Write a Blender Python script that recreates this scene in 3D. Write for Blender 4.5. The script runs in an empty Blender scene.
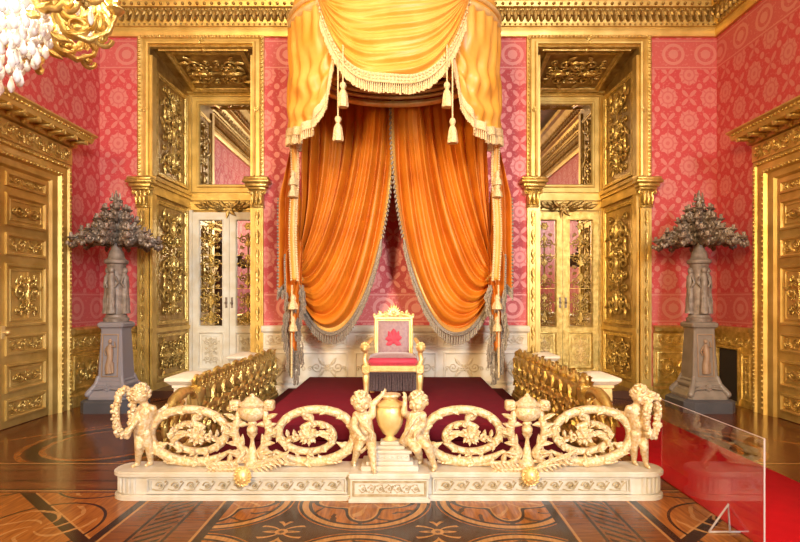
import bpy, math, random
from mathutils import Vector, Matrix, noise
random.seed(7)
PI = math.pi
C = bpy.context.scene.collection
F, VX, VY, EYE = 533.0, 403.0, 300.0, 1.6       # survey constants of the photograph
YB, XL, XR, YR, ZC = 8.7, -4.95, 5.12, -6.6, 7.3  # back wall, left, right, rear wall, ceiling
AX = -0.12                                        # axis of the throne
def W(px, py, d):                                 # survey: a sighted point at distance d
    return Vector(((px-VX)*d/F, d, EYE-(py-VY)*d/F))

# ---------------------------------------------------------------- mesh builder
class MB:
    def __init__(s): s.v = []; s.f = []; s.M = Matrix.Identity(4)
    def add(s, vs, fs):
        o = len(s.v); M = s.M
        s.v += [M @ Vector(p) for p in vs]
        s.f += [tuple(i+o for i in q) for q in fs]
    def merge(s, other):
        s.add([tuple(p) for p in other.v], other.f); return s
    def box(s, a, b):
        x0,x1 = sorted((a[0],b[0])); y0,y1 = sorted((a[1],b[1])); z0,z1 = sorted((a[2],b[2]))
        s.add([(x0,y0,z0),(x1,y0,z0),(x1,y1,z0),(x0,y1,z0),(x0,y0,z1),(x1,y0,z1),(x1,y1,z1),(x0,y1,z1)],
              [(0,3,2,1),(4,5,6,7),(0,1,5,4),(1,2,6,5),(2,3,7,6),(3,0,4,7)]); return s
    def bbox(s, a, b, r=.01):                     # box with chamfered edges
        x0,x1 = sorted((a[0],b[0])); y0,y1 = sorted((a[1],b[1])); z0,z1 = sorted((a[2],b[2]))
        r = min(r,(x1-x0)*.45,(y1-y0)*.45,(z1-z0)*.45)
        def ring(i, z): return [(x0+i,y0+r,z),(x0+r,y0+i,z),(x1-r,y0+i,z),(x1-i,y0+r,z),(x1-i,y1-r,z),(x1-r,y1-i,z),(x0+r,y1-i,z),(x0+i,y1-r,z)]
        vs = ring(r*.9,z0)+ring(0,z0+r)+ring(0,z1-r)+ring(r*.9,z1); n = 8; fs = [tuple(range(7,-1,-1)), tuple(range(24,32))]
        for k in range(3):
            for i in range(n): j = (i+1)%n; fs.append((k*n+i,k*n+j,k*n+n+j,k*n+n+i))
        s.add(vs, fs); return s
    def lathe(s, prof, n=24, c=(0,0,0), sx=1, sy=1, tilt=None, wave=0, waven=8):
        vs = []
        for r,z in prof:
            for i in range(n):
                a = 2*PI*i/n; q = r*(1+wave*math.cos(waven*a))
                vs.append((c[0]+q*math.cos(a)*sx, c[1]+q*math.sin(a)*sy, c[2]+z))
        m = len(prof); fs = []
        for k in range(m-1):
            for i in range(n): j = (i+1)%n; fs.append((k*n+i,k*n+j,k*n+n+j,k*n+n+i))
        fs.append(tuple(range(n-1,-1,-1))); fs.append(tuple(range((m-1)*n, m*n)))
        s.add(vs, fs); return s
    def sqlathe(s, prof, c=(0,0,0), ch=.15):      # square section stack, chamfered corners
        vs = []
        for h,z in prof:
            k = h*(1-ch)
            for p in ((h,-k),(h,k),(k,h),(-k,h),(-h,k),(-h,-k),(-k,-h),(k,-h)): vs.append((c[0]+p[0],c[1]+p[1],c[2]+z))
        n = 8; m = len(prof); fs = [tuple(range(n-1,-1,-1)), tuple(range((m-1)*n,m*n))]
        for k in range(m-1):
            for i in range(n): j = (i+1)%n; fs.append((k*n+i,k*n+j,k*n+n+j,k*n+n+i))
        s.add(vs, fs); return s
    def tube(s, pts, rad, n=6, closed=False):
        P = [Vector(p) for p in pts]; m = len(P)
        if not hasattr(rad,'__len__'): rad = [rad]*m
        T = []
        for i in range(m):
            a = P[(i-1)%m] if (closed or i>0) else P[0]; b = P[(i+1)%m] if (closed or i<m-1) else P[-1]
            t = b-a; T.append(t.normalized() if t.length>1e-9 else Vector((0,0,1)))
        up = Vector((0,0,1)) if abs(T[0].z)<.9 else Vector((1,0,0))
        nv = (up-T[0]*up.dot(T[0])).normalized(); vs = []
        for i in range(m):
            nv = nv-T[i]*nv.dot(T[i]); nv = nv.normalized() if nv.length>1e-6 else T[i].orthogonal().normalized()
            bv = T[i].cross(nv)
            for k in range(n):
                a = 2*PI*k/n; vs.append(P[i]+(nv*math.cos(a)+bv*math.sin(a))*rad[i])
        fs = []
        for i in range(m if closed else m-1):
            i2 = (i+1)%m
            for k in range(n): j = (k+1)%n; fs.append((i*n+k,i*n+j,i2*n+j,i2*n+k))
        if not closed: fs.append(tuple(range(n-1,-1,-1))); fs.append(tuple(range((m-1)*n,m*n)))
        s.add(vs, fs); return s
    def ball(s, c, r, nu=10, nv=6):
        if not hasattr(r,'__len__'): r = (r,r,r)
        vs = [(c[0],c[1],c[2]-r[2])]; fs = []
        for j in range(1,nv):
            b = -PI/2+PI*j/nv
            for i in range(nu):
                a = 2*PI*i/nu; vs.append((c[0]+r[0]*math.cos(b)*math.cos(a), c[1]+r[1]*math.cos(b)*math.sin(a), c[2]+r[2]*math.sin(b)))
        vs.append((c[0],c[1],c[2]+r[2])); L = len(vs)-1
        for i in range(nu):
            j = (i+1)%nu; fs.append((0,1+j,1+i)); fs.append((L,L-nu+i,L-nu+j))
            for k in range(nv-2): fs.append((1+k*nu+i,1+k*nu+j,1+(k+1)*nu+j,1+(k+1)*nu+i))
        s.add(vs, fs); return s
    def grid(s, fn, nu, nv):
        vs = [fn(i/nu, j/nv) for j in range(nv+1) for i in range(nu+1)]
        s.add(vs, [(j*(nu+1)+i, j*(nu+1)+i+1, (j+1)*(nu+1)+i+1, (j+1)*(nu+1)+i) for j in range(nv) for i in range(nu)]); return s
    def cloth(s, fn, nu, nv, th=.006):            # sheet with real thickness (towards +Y behind)
        A = [Vector(fn(i/nu, j/nv)) for j in range(nv+1) for i in range(nu+1)]; N = len(A); w = nu+1
        vs = A+[p+Vector((0,th,0)) for p in A]; fs = []
        for j in range(nv):
            for i in range(nu):
                a,b,c,d = j*w+i, j*w+i+1, (j+1)*w+i+1, (j+1)*w+i
                fs.append((a,b,c,d)); fs.append((N+a,N+d,N+c,N+b))
        rim = [i for i in range(w)]+[j*w+nu for j in range(1,nv+1)]+[nv*w+i for i in range(nu-1,-1,-1)]+[j*w for j in range(nv-1,0,-1)]
        for k in range(len(rim)): a,b = rim[k], rim[(k+1)%len(rim)]; fs.append((a,N+a,N+b,b))
        s.add(vs, fs); return s
    def prism(s, poly, z0, z1):                   # polygon (x,y) between z0 and z1
        n = len(poly); s.add([(x,y,z0) for x,y in poly]+[(x,y,z1) for x,y in poly],
            [tuple(range(n-1,-1,-1)), tuple(range(n,2*n))]+[(i,(i+1)%n,n+(i+1)%n,n+i) for i in range(n)]); return s
    def sweep(s, prof, x0, x1, m0=0, m1=0):       # panel space: profile (y,z) run along x; m = mitre (x shift per z)
        n = len(prof)
        vs = [(x0+m0*z, y, z) for y,z in prof]+[(x1+m1*z, y, z) for y,z in prof]
        s.add(vs, [tuple(range(n)), tuple(range(2*n-1,n-1,-1))]+[(i,n+i,n+(i+1)%n,(i+1)%n) for i in range(n)]); return s
    def rframe(s, x0, y0, x1, y1, prof):          # mitred frame around a rectangle; prof (inset, height)
        n = len(prof); vs = []
        for cx,cy,sx,sy in ((x0,y0,1,1),(x1,y0,-1,1),(x1,y1,-1,-1),(x0,y1,1,-1)):
            vs += [(cx+sx*i, cy+sy*i, h) for i,h in prof]
        fs = []
        for k in range(4):
            k2 = (k+1)%4
            for i in range(n-1): fs.append((k*n+i,k2*n+i,k2*n+i+1,k*n+i+1))
        s.add(vs, fs); return s
    # ------------------------------------------------ carved ornament (panel space)
    def spiral(s, cx, cy, r, a0, turns, dr=1, th=.012, z=.01, sx=1, sy=1, end=.18, n=6, steps=14, bud=1.5):
        pts = []; rad = []; m = max(8,int(steps*turns))
        for i in range(m+1):
            t = i/m; a = a0+dr*2*PI*turns*t; q = r*((1-t)+end*t)
            pts.append((cx+q*math.cos(a)*sx, cy+q*math.sin(a)*sy, z+th*.5*t)); rad.append(th*(1-.45*t))
        s.tube(pts, rad, n)
        if bud: s.ball(pts[-1], th*bud, 6, 4)
        return s
    def leaf(s, x, y, ang, L, Wd, z=.0, h=.012, curl=0.3):
        ca,sa = math.cos(ang), math.sin(ang); vs = []; st = ((0,.35),(.25,.9),(.5,1),(.75,.65),(1,0.08))
        for k,(t,w) in enumerate(st):
            off = curl*t*t*L
            for q,hh in ((-1,0),(-.5,.75),(0,.45),(.5,.75),(1,0)):
                u = t*L; v = q*w*Wd*.5+off
                vs.append((x+u*ca-v*sa, y+u*sa+v*ca, z+h*(hh*(1-.4*t)+(.6*t if q==0 else .3*t))))
        fs = [(k*5+i,(k+1)*5+i,(k+1)*5+i+1,k*5+i+1) for k in range(4) for i in range(4)]
        s.add(vs, fs); return s
    def rosette(s, x, y, r, z=0, n=6):
        for k in range(n): s.leaf(x, y, 2*PI*k/n, r, r*.75, z, r*.35, 0)
        s.ball((x,y,z+r*.2), (r*.28,r*.28,r*.28), 6, 4); return s
    def rinceau(s, x0, x1, yc, h, z=.0, th=None, seed=0):
        L = x1-x0; n = max(1,round(L/(h*.95))); p = L/n; th = th or h*.06; r = min(h*.36,p*.42)
        for k in range(n):
            cx = x0+p*(k+.5); sg = 1 if k%2 else -1
            s.spiral(cx, yc+sg*h*.05, r, PI if sg>0 else PI, 1.35, -sg, th, z+th*.4, steps=12)
            s.rosette(cx, yc+sg*h*.05, r*.42, z+th*.3, 5)
            s.tube([(cx-p*.5,yc-sg*h*.3,z+th*.4),(cx-p*.25,yc-sg*h*.42,z+th*.4),(cx+p*.1,yc-sg*h*.44,z+th*.4),(cx+p*.5,yc+sg*h*.3,z+th*.3)], th*.8, 5)
            for j in range(5):
                a = PI*(.15+.35*j)*sg
                s.leaf(cx+r*.95*math.cos(a), yc+r*.95*math.sin(a), a+sg*.7, h*.24, h*.13, z, h*.09, .3*sg)
        return s
    def arabesque(s, cx, cy, w, h, z=0, seed=0, dens=1.0):
        # candelabra ornament: mirrored scrolls stacked about a stem (vertical)
        n = max(1,round(h/(w*.95)*dens)); p = h/n; rr = random.Random(seed); th = min(w,p)*.038
        s.tube([(cx,cy-h*.48,z+th),(cx,cy+h*.48,z+th)], th*.8, 5)
        for k in range(n):
            y = cy-h/2+p*(k+.5); up = 1 if (k+seed)%2 else -1; r = min(w*.22,p*.26)
            for sg in (-1,1):
                s.spiral(cx+sg*w*.25, y+up*p*.06, r, (PI if sg>0 else 0), 1.4, -sg*up, th, z+th*.5, steps=11)
                s.spiral(cx+sg*w*.33, y-up*p*.3, r*.55, (PI if sg>0 else 0), 1.1, sg*up, th*.8, z+th*.4, steps=9)
                for j in range(4):
                    a = up*PI*(.1+.28*j)
                    s.leaf(cx+sg*(w*.25+r*.9*math.cos(a)), y+up*p*.06+r*.9*math.sin(a), (a if sg>0 else PI-a), w*.16, w*.09, z, w*.05, .3*up*sg)
                for j in range(3):
                    s.leaf(cx, y-up*p*.2, PI/2*up-sg*(.35+.5*j)*up, p*(.3-.05*j), w*.1, z, w*.06, -.2*sg)
            s.leaf(cx, y-up*p*.15, up*PI/2, p*.34, w*.13, z+th*.5, w*.08, 0)
            s.rosette(cx, y-up*p*.22, min(w,p)*.11, z+th, 6)
            s.ball((cx,y+up*p*.3,z+th*1.5), (w*.05,p*.07,th*2), 6, 4)
        return s
    def beads(s, x0, y0, x1, y1, n, r, z=0, st=(6,4)):
        for i in range(n):
            t = (i+.5)/n; s.ball((x0+(x1-x0)*t, y0+(y1-y0)*t, z), r, *st)
        return s
    def leafrow(s, x0, x1, y, h, n, z=0, up=1, t=.4):
        for i in range(n):
            s.leaf(x0+(x1-x0)*(i+.5)/n, y, up*PI/2, h, (x1-x0)/n*.95, z, h*t, 0)
        return s
    def dentils(s, x0, x1, y0, y1, n, z0, z1):
        p = (x1-x0)/n
        for i in range(n): s.box((x0+p*(i+.2),y0,z0),(x0+p*(i+.8),y1,z1))
        return s
    def build(s, name, mat, parent=None, smooth=35, origin=None):
        L = origin if origin is not None else (Vector(parent.get('_w',(0,0,0))) if parent else Vector((0,0,0)))
        L = Vector(L); me = bpy.data.meshes.new(name)
        me.from_pydata([tuple(p-L) for p in s.v], [], s.f)
        if isinstance(mat,(list,tuple)):
            for m in mat: me.materials.append(m)
        else: me.materials.append(mat)
        me.validate(); me.polygons.foreach_set('use_smooth', [True]*len(me.polygons))
        if smooth is not None: me.set_sharp_from_angle(angle=math.radians(smooth))
        o = bpy.data.objects.new(name, me); C.objects.link(o)
        if parent: o.parent = parent; o.location = (0,0,0) if origin is None else L-Vector(parent['_w']); o['_w'] = list(L) 
        else: o.location = L; o['_w'] = list(L)
        return o

def basis(O, U, V, N):
    M = Matrix.Identity(4)
    for i,a in enumerate((U,V,N,O)):
        for j in range(3): M[j][i] = a[j]
    return M
def onback(x, y, z): return basis((x,y,z),(1,0,0),(0,0,1),(0,-1,0))
def onleft(x, y, z): return basis((x,y,z),(0,1,0),(0,0,1),(1,0,0))
def onright(x, y, z): return basis((x,y,z),(0,-1,0),(0,0,1),(-1,0,0))
def onrear(x, y, z): return basis((x,y,z),(-1,0,0),(0,0,1),(0,1,0))
def onfloor(x, y, z): return basis((x,y,z),(1,0,0),(0,1,0),(0,0,1))

def tag(o, label=None, cat=None, group=None, kind=None):
    if label: o['label'] = label
    if cat: o['category'] = cat
    if group: o['group'] = group
    if kind: o['kind'] = kind
    return o
def empty(name, loc=(0,0,0), label=None, cat=None, group=None, kind=None, parent=None):
    o = bpy.data.objects.new(name, None); C.objects.link(o); o.empty_display_size = .1
    o['_w'] = list(loc)
    o.location = loc
    if parent: o.parent = parent; o.location = Vector(loc)-Vector(parent['_w'])
    return tag(o, label, cat, group, kind)
def kids(o): return [c for c in bpy.data.objects if c.parent is o]
def dup(o, loc, rz=0, label=None, parent=None, scale=None):
    src = {}
    for c in bpy.data.objects:
        if c.parent: src.setdefault(c.parent.name, []).append(c)
    def rec(a, par):
        b = a.copy(); C.objects.link(b); b.parent = par
        for ch in src.get(a.name, []): rec(ch, b)
        return b
    b = rec(o, parent); b.location = loc; b.rotation_euler = (0,0,rz); b['_w'] = list(loc)
    if scale: b.scale = scale
    if label: b['label'] = label
    return b

# ---------------------------------------------------------------- materials
class E:                                           # arithmetic on node sockets
    def __init__(s, nt, k): s.nt = nt; s.k = k
    def _m(s, op, *a):
        n = s.nt.nodes.new('ShaderNodeMath'); n.operation = op
        for i,x in enumerate((s,)+a):
            if isinstance(x,E): s.nt.links.new(x.k, n.inputs[i])
            else: n.inputs[i].default_value = x
        return E(s.nt, n.outputs[0])
    def __add__(s,o): return s._m('ADD',o)
    def __sub__(s,o): return s._m('SUBTRACT',o)
    def __mul__(s,o): return s._m('MULTIPLY',o)
    def __truediv__(s,o): return s._m('DIVIDE',o)
    def gt(s,o): return s._m('GREATER_THAN',o)
    def lt(s,o): return s._m('LESS_THAN',o)
    def mx(s,o): return s._m('MAXIMUM',o)
    def mn(s,o): return s._m('MINIMUM',o)
    def abs(s): return s._m('ABSOLUTE')
    def fl(s): return s._m('FLOOR')
    def fr(s): return s-s.fl()
    def sin(s): return s._m('SINE')
    def cos(s): return s._m('COSINE')
    def sqrt(s): return s._m('SQRT')
    def pw(s,o): return s._m('POWER',o)
    def mod2(s): return (s*.5).fr()*2
    def inv(s): return E.const(s.nt,1)-s
    @staticmethod
    def const(nt, v):
        n = nt.nodes.new('ShaderNodeValue'); n.outputs[0].default_value = v; return E(nt, n.outputs[0])
def band(x, c, w): return (x-c).abs().lt(w)
def newmat(name):
    m = bpy.data.materials.new(name); m.use_nodes = True; nt = m.node_tree
    return m, nt, nt.nodes['Principled BSDF']
def coords(nt, scale=None):
    g = nt.nodes.new('ShaderNodeNewGeometry'); sp = nt.nodes.new('ShaderNodeSeparateXYZ')
    nt.links.new(g.outputs['Position'], sp.inputs[0])
    return E(nt,sp.outputs[0]), E(nt,sp.outputs[1]), E(nt,sp.outputs[2])
def noise_node(nt, scale, detail=3, vec=None, rough=.5):
    n = nt.nodes.new('ShaderNodeTexNoise'); n.inputs['Scale'].default_value = scale; n.inputs['Detail'].default_value = detail
    n.inputs['Roughness'].default_value = rough
    if vec is None: vec = nt.nodes.new('ShaderNodeTexCoord').outputs['Object']
    nt.links.new(vec, n.inputs['Vector']); return E(nt, n.outputs['Fac'])
def comb(nt, x, y, z=0):
    n = nt.nodes.new('ShaderNodeCombineXYZ')
    for i,a in enumerate((x,y,z)):
        if isinstance(a,E): nt.links.new(a.k, n.inputs[i])
        else: n.inputs[i].default_value = a
    return n.outputs[0]
def mixc(nt, f, a, b):
    n = nt.nodes.new('ShaderNodeMix'); n.data_type = 'RGBA'; n.clamp_factor = True
    if isinstance(f,E): nt.links.new(f.k, n.inputs[0])
    else: n.inputs[0].default_value = f
    for i,c in ((6,a),(7,b)):
        if isinstance(c,(tuple,list)): n.inputs[i].default_value = (*c,1)
        else: nt.links.new(c, n.inputs[i])
    return n.outputs[2]
def bump(nt, p, h, strength=.3, dist=.01):
    b = nt.nodes.new('ShaderNodeBump'); b.inputs['Strength'].default_value = strength; b.inputs['Distance'].default_value = dist
    nt.links.new(h.k, b.inputs['Height']); nt.links.new(b.outputs[0], p.inputs['Normal'])
def simple(name, col, rough=.5, metal=0, var=.12, vs=6, bs=0, bscale=60, bdist=.004, coat=0, sheen=0, col2=None, spec=.5):
    m, nt, p = newmat(name)
    n = noise_node(nt, vs, 4)
    c2 = col2 or tuple(c*(1-var*2) for c in col)
    nt.links.new(mixc(nt, (n-.35)*2.2, c2, col), p.inputs['Base Color'])
    p.inputs['Roughness'].default_value = rough; p.inputs['Metallic'].default_value = metal
    p.inputs['Coat Weight'].default_value = coat; p.inputs['Sheen Weight'].default_value = sheen
    p.inputs['Specular IOR Level'].default_value = spec
    if bs: bump(nt, p, noise_node(nt, bscale, 3), bs, bdist)
    return m
M = {}
M['gold'] = simple('gilded_wood', (.90,.67,.23), .32, .72, .14, 12, .6, 60, .010, col2=(.50,.32,.07))
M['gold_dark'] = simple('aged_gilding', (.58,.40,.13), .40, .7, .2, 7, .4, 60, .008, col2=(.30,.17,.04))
M['gold_light'] = simple('pale_gilding', (.95,.76,.38), .38, .4, .1, 8, .35, 70, .006, col2=(.80,.53,.18))
M['gold_plain'] = simple('smooth_gilding', (.83,.60,.20), .42, .62, .12, 4, .25, 30, .006, col2=(.56,.36,.09))
M['cream_gilt'] = simple('cream_and_gilt_carving', (.84,.74,.55), .36, .25, .1, 45, .8, 70, .012, col2=(.62,.40,.15))  # cream and gilt; deeper mottling also stands in for golden shading of the carving
M['ivory'] = simple('ivory_paint', (.84,.79,.67), .42, 0, .05, 5, .12, 40, .003, col2=(.72,.61,.43))
M['plinth'] = simple('grey_cream_paint', (.66,.63,.56), .38, 0, .05, 7, .15, 40, .004, col2=(.52,.44,.31))
M['plinth_gilt'] = simple('grey_cream_relief', (.55,.46,.31), .42, .15, .05, 20, .2, 80, .004, col2=(.34,.24,.11))
M['ivory_gilt'] = simple('ivory_carving_rubbed_with_gilt', (.80,.71,.54), .45, .05, .1, 20, .3, 90, .004, col2=(.60,.47,.28))
M['stone'] = simple('grey_lilac_marble', (.25,.225,.25), .4, 0, .12, 5, .15, 40, .004, col2=(.25,.215,.215))  # lilac tint is the cool daylight on the left pedestal, put into colour
M['stone_dark'] = simple('dark_slate_base', (.09,.085,.095), .45, 0, .15, 4)
M['bronze'] = simple('silvered_bronze', (.46,.355,.27), .42, .35, .25, 24, .6, 80, .008, col2=(.15,.105,.075))
M['bronze_fig'] = simple('warm_stone_figure', (.36,.285,.23), .5, .1, .15, 14, .5, 70, .008, col2=(.17,.125,.095))
M['yellow_silk'] = simple('golden_yellow_silk', (.80,.43,.09), .42, .0, .06, 3, .1, 200, .001, sheen=.0, col2=(.72,.31,.035))
M['orange_velvet'] = simple('orange_velvet', (.74,.245,.012), .5, 0, .1, 3, .1, 160, .001, sheen=.0, col2=(.58,.15,.006))
M['cream_fringe'] = simple('cream_and_gold_fringe', (.88,.72,.42), .6, .0, .2, 60, .3, 150, .003, col2=(.6,.40,.16))
M['grey_fringe'] = simple('tarnished_grey_bullion', (.46,.38,.29), .5, .15, .25, 60, .3, 150, .003, col2=(.19,.145,.10))
M['braid'] = simple('ochre_braid', (.85,.55,.16), .5, .15, .2, 50, .3, 150, .003, col2=(.6,.33,.07))
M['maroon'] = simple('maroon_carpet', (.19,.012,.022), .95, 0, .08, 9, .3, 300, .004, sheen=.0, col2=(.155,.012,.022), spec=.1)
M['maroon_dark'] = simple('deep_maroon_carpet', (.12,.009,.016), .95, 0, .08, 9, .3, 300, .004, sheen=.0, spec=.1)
M['red_runner'] = simple('scarlet_runner', (.50,.006,.010), .95, 0, .05, 7, .3, 350, .003, sheen=.0, col2=(.43,.005,.008), spec=.1)
M['black'] = simple('dark_recess', (.03,.022,.025), .6)
M['red_velvet'] = simple('crimson_velvet', (.62,.03,.07), .6, 0, .15, 9, sheen=.4)
M['grey_silk'] = simple('mauve_grey_silk', (.36,.22,.21), .5, 0, .15, 30, .3, 120, .003, sheen=.4, col2=(.27,.14,.15))
M['dark_fringe'] = simple('dark_seat_fringe', (.16,.10,.10), .7, 0, .3, 50)
def mirror():
    m, nt, p = newmat('old_mirror_glass'); p.inputs['Metallic'].default_value = 1
    p.inputs['Base Color'].default_value = (.68,.64,.6,1); p.inputs['Roughness'].default_value = .02; return m
M['mirror'] = mirror()
def glass(name, col, rough, ior=1.49):
    m, nt, p = newmat(name); p.inputs['Base Color'].default_value = (*col,1); p.inputs['Roughness'].default_value = rough
    p.inputs['Transmission Weight'].default_value = 1; p.inputs['IOR'].default_value = ior; return m
M['acrylic'] = glass('clear_acrylic', (.97,.97,.97), .0, 1.38)
M['acrylic_edge'] = simple('frosted_acrylic', (.50,.42,.40), .3, 0, .03)
def crystal():
    m, nt, p = newmat('cut_crystal'); p.inputs['Base Color'].default_value = (.97,.96,.95,1); p.inputs['Roughness'].default_value = .08
    p.inputs['Transmission Weight'].default_value = .35; p.inputs['IOR'].default_value = 1.5; return m
M['crystal'] = crystal()
def lampmat():
    m, nt, p = newmat('lit_bulb'); p.inputs['Base Color'].default_value = (1,.95,.85,1)
    p.inputs['Emission Color'].default_value = (1,.85,.62,1); p.inputs['Emission Strength'].default_value = 90; return m
M['bulb'] = lampmat()

def damask(name, axis):
    m, nt, p = newmat(name); x,y,z = coords(nt); u = x if axis=='x' else y
    cu = (u+20.0)/.345; cz = (z+.12)/.372
    iu = cu.fl(); iz = cz.fl(); fu = cu.fr()-.5; fz = cz.fr()-.5
    par = (iu+iz).mod2().gt(.5)
    r = (fu*fu+fz*fz).sqrt(); th = fz._m('ARCTAN2', fu)
    nz = noise_node(nt, 26, 2, comb(nt,u,z)); wob = (nz-.5)*.09
    rr = r+wob*.7
    med = rr.lt((th*8).cos()*.03+.445)
    core = band(rr, .26, .035).mx(rr.lt(.09)).mx(((th*8).cos()*.5+.5).gt(.9)*rr.gt(.28))
    medal = med*(core*.5).inv()*.9
    cross = ((th*2).sin().abs()).pw(2.5)*.44
    crs = rr.lt(cross+.02)*((rr.lt(.1)*.4).inv())*.8
    qx = fu.abs()-.5; qz = fz.abs()-.5; qd = (qx*qx+qz*qz).sqrt()
    fill = (nz.gt(.60)*.4).mx(qd.lt(.13)*.9)
    pat = (par*medal).mx(par.inv()*crs).mx(fill)
    # scrolled borders at the head and foot of the hanging
    def border(z0, z1):
        h = z1-z0; inb = z.gt(z0)*z.lt(z1)
        bu = ((u+20.0)/(h*1.05)).fr()-.5; bz = (z-(z0+z1)/2)/h
        br = (bu*bu+bz*bz).sqrt()
        sc = band(br,.30,.05).mx(br.lt(.15)).mx(band(bz.abs(),.43,.02)).mx(nz.gt(.6)*.6)
        return inb, sc
    b1,s1 = border(5.36,5.86); b2,s2 = border(1.22,1.72)
    inb = b1.mx(b2); sc = (b1*s1).mx(b2*s2)
    f = inb.inv()*pat+inb*(sc*.75+.25)
    f = (f*.85).mn(1)
    fine = noise_node(nt, 220, 2, comb(nt,u,z))
    base = mixc(nt, (fine-.3)*1.5, (.50,.048,.052), (.60,.075,.07))
    patc = mixc(nt, (fine-.3)*1.5, (.64,.25,.21), (.74,.34,.28))
    nt.links.new(mixc(nt, f, base, patc), p.inputs['Base Color'])
    nt.links.new((f*.45).k, p.inputs['Metallic']); nt.links.new((f*-.12+.6).k, p.inputs['Roughness'])
    bump(nt, p, f*.6+fine*.25, .25, .002)
    return m
M['damask_x'] = damask('crimson_damask', 'x'); M['damask_y'] = damask('crimson_damask_side', 'y')

def parquet():
    m, nt, p = newmat('marquetry_floor'); x,y,z = coords(nt)
    grain = noise_node(nt, 5, 5, comb(nt, x*9, y*.9)); grain2 = noise_node(nt, 5, 5, comb(nt, x*.9, y*9))
    ax = (x-AX).abs()
    # centre field: tangent circles
    P = 1.08
    cu = ((x+.30)/P+40.5).fr()-.5; cv = ((y-4.22)/P+40.5).fr()-.5
    r = (cu*cu+cv*cv).sqrt(); th = cv._m('ARCTAN2', cu)
    vor = nt.nodes.new('ShaderNodeTexVoronoi'); vor.feature = 'DISTANCE_TO_EDGE'; vor.inputs['Scale'].default_value = 9
    nt.links.new(comb(nt,x,y), vor.inputs['Vector']); ed = E(nt, vor.outputs['Distance'])
    curl = lambda q, t_, n, tw, w_: band(((t_*(n/(2*PI))+q*tw)+20).fr(), .5, w_)
    wob = (noise_node(nt, 6, 2, comb(nt,x,y))-.5)*.5
    ringtan = band(r, .43, .022); ringdark = band(r, .463, .011).mx(band(r, .395, .012))
    quat = (th*4).cos()*.085+.24
    ql = band(r-(th*4).cos()*.085, .24, .010); qd = band(r-(th*4).cos()*.085, .268, .016)
    arms = curl(r, th+wob, 8, 3.2, .10)*r.lt(quat-.02)*r.gt(.05)
    arms2 = curl(r, th-wob, 12, -4.0, .09)*r.gt(.29)*r.lt(.385)
    star = r.gt(.485)
    sr_ = ((cu.abs()-.5)*(cu.abs()-.5)+(cv.abs()-.5)*(cv.abs()-.5)).sqrt(); sth = (cv.abs()-.5)._m('ARCTAN2', cu.abs()-.5)
    sarm = star*(curl(sr_, sth, 8, 5, .12)*sr_.lt(.16)).mx(star*band(sr_,.03,.012))
    tanline = ringtan.mx(ql).mx(arms).mx(sarm)
    cdark = ringdark.mx(qd).mx(star*sarm.inv()*.9).mx(arms2*.8)
    # side panels with inlaid foliage
    sx = ((ax-2.0)/.9+20).fr()-.5; sy = ((y-3.75)/1.0+20.5).fr()-.5; srad = (sx*sx+sy*sy).sqrt(); sang = sy._m('ARCTAN2', sx)
    sway = curl(srad, sang+wob, 6, 4.5, .09)*srad.lt(.4)*srad.gt(.06)
    diag = band((((ax)*.9-y)/1.15+20).fr(), .5, .05); diag2 = band((((ax)*.9-y)/1.15+20).fr(), .44, .008)
    zc = ax.lt(1.22)
    zb = ax.gt(1.22)*ax.lt(1.98)
    zo = ax.gt(1.98)
    bt = ax-1.22
    strd = band(bt,.03,.03).mx(band(bt,.26,.012)).mx(band(bt,.50,.012)).mx(band(bt,.73,.03)).mx(band(bt,.38,.09)*band(((y+bt)/.10+20).fr(),.5,.22))
    strt = band(bt,.075,.010).mx(band(bt,.685,.010))
    yb = y.gt(4.42)*y.lt(5.25)
    far = y.gt(5.25)
    bl = (band(y,4.5,.012).mx(band(y,4.72,.015)).mx(band(y,5.0,.01)).mx(band(y,5.18,.014)))
    fx = ax-3.15; fy = ((y-5.95)/2.1+10.5).fr()*2.1-1.05; fr_ = (fx*fx+fy*fy).sqrt(); fth = fy._m('ARCTAN2', fx)
    ring = band(fr_, .72, .06).mx(band(fr_,.55,.014)).mx(curl(fr_, fth, 8, 2, .14)*fr_.lt(.4)*.7)
    orange = mixc(nt, (grain-.3)*2.4, (.17,.047,.008), (.36,.115,.018))
    tan = mixc(nt, (grain-.3)*2.4, (.30,.13,.035), (.45,.22,.065))
    mid = mixc(nt, (grain2-.3)*2.4, (.10,.027,.007), (.19,.058,.014))
    dark = mixc(nt, (grain-.3)*2.4, (.012,.005,.003), (.034,.012,.006))
    walnut = mixc(nt, (grain2-.3)*2.4, (.07,.018,.006), (.17,.045,.011))
    c = mixc(nt, r.lt(quat)*.0+star*.6, orange, mid); c = mixc(nt, cdark, c, dark); c = mixc(nt, tanline*.85, c, tan)
    cb = mixc(nt, strd, mid, dark); cb = mixc(nt, strt*.8, cb, tan); c = mixc(nt, zb, c, cb)
    co = mixc(nt, diag, orange, dark); co = mixc(nt, sway.mx(diag2)*.85, co, tan); co = mixc(nt, band(srad,.45,.012), co, dark)
    cyb = mixc(nt, bl, walnut, dark); cyb = mixc(nt, band(y,4.60,.05).mx(band(y,5.09,.05)), cyb, mid); cyb = mixc(nt, band(y,4.47,.010).mx(band(y,5.21,.012)), cyb, tan)
    cf = mixc(nt, ring, walnut, dark); cf = mixc(nt, band(fr_,.63,.03).mx(band(fr_,.84,.03)).mx(band((fx+fy),1.35,.04)).mx(band((fx-fy),-1.35,.04)), cf, orange)
    co = mixc(nt, yb, co, cyb); co = mixc(nt, far, co, cf); c = mixc(nt, zo, c, co)
    nt.links.new(c, p.inputs['Base Color'])
    nt.links.new((grain*.2+.12).k, p.inputs['Roughness']); p.inputs['Coat Weight'].default_value = .1; p.inputs['Coat Roughness'].default_value = .12; p.inputs['Specular IOR Level'].default_value = .28
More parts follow.
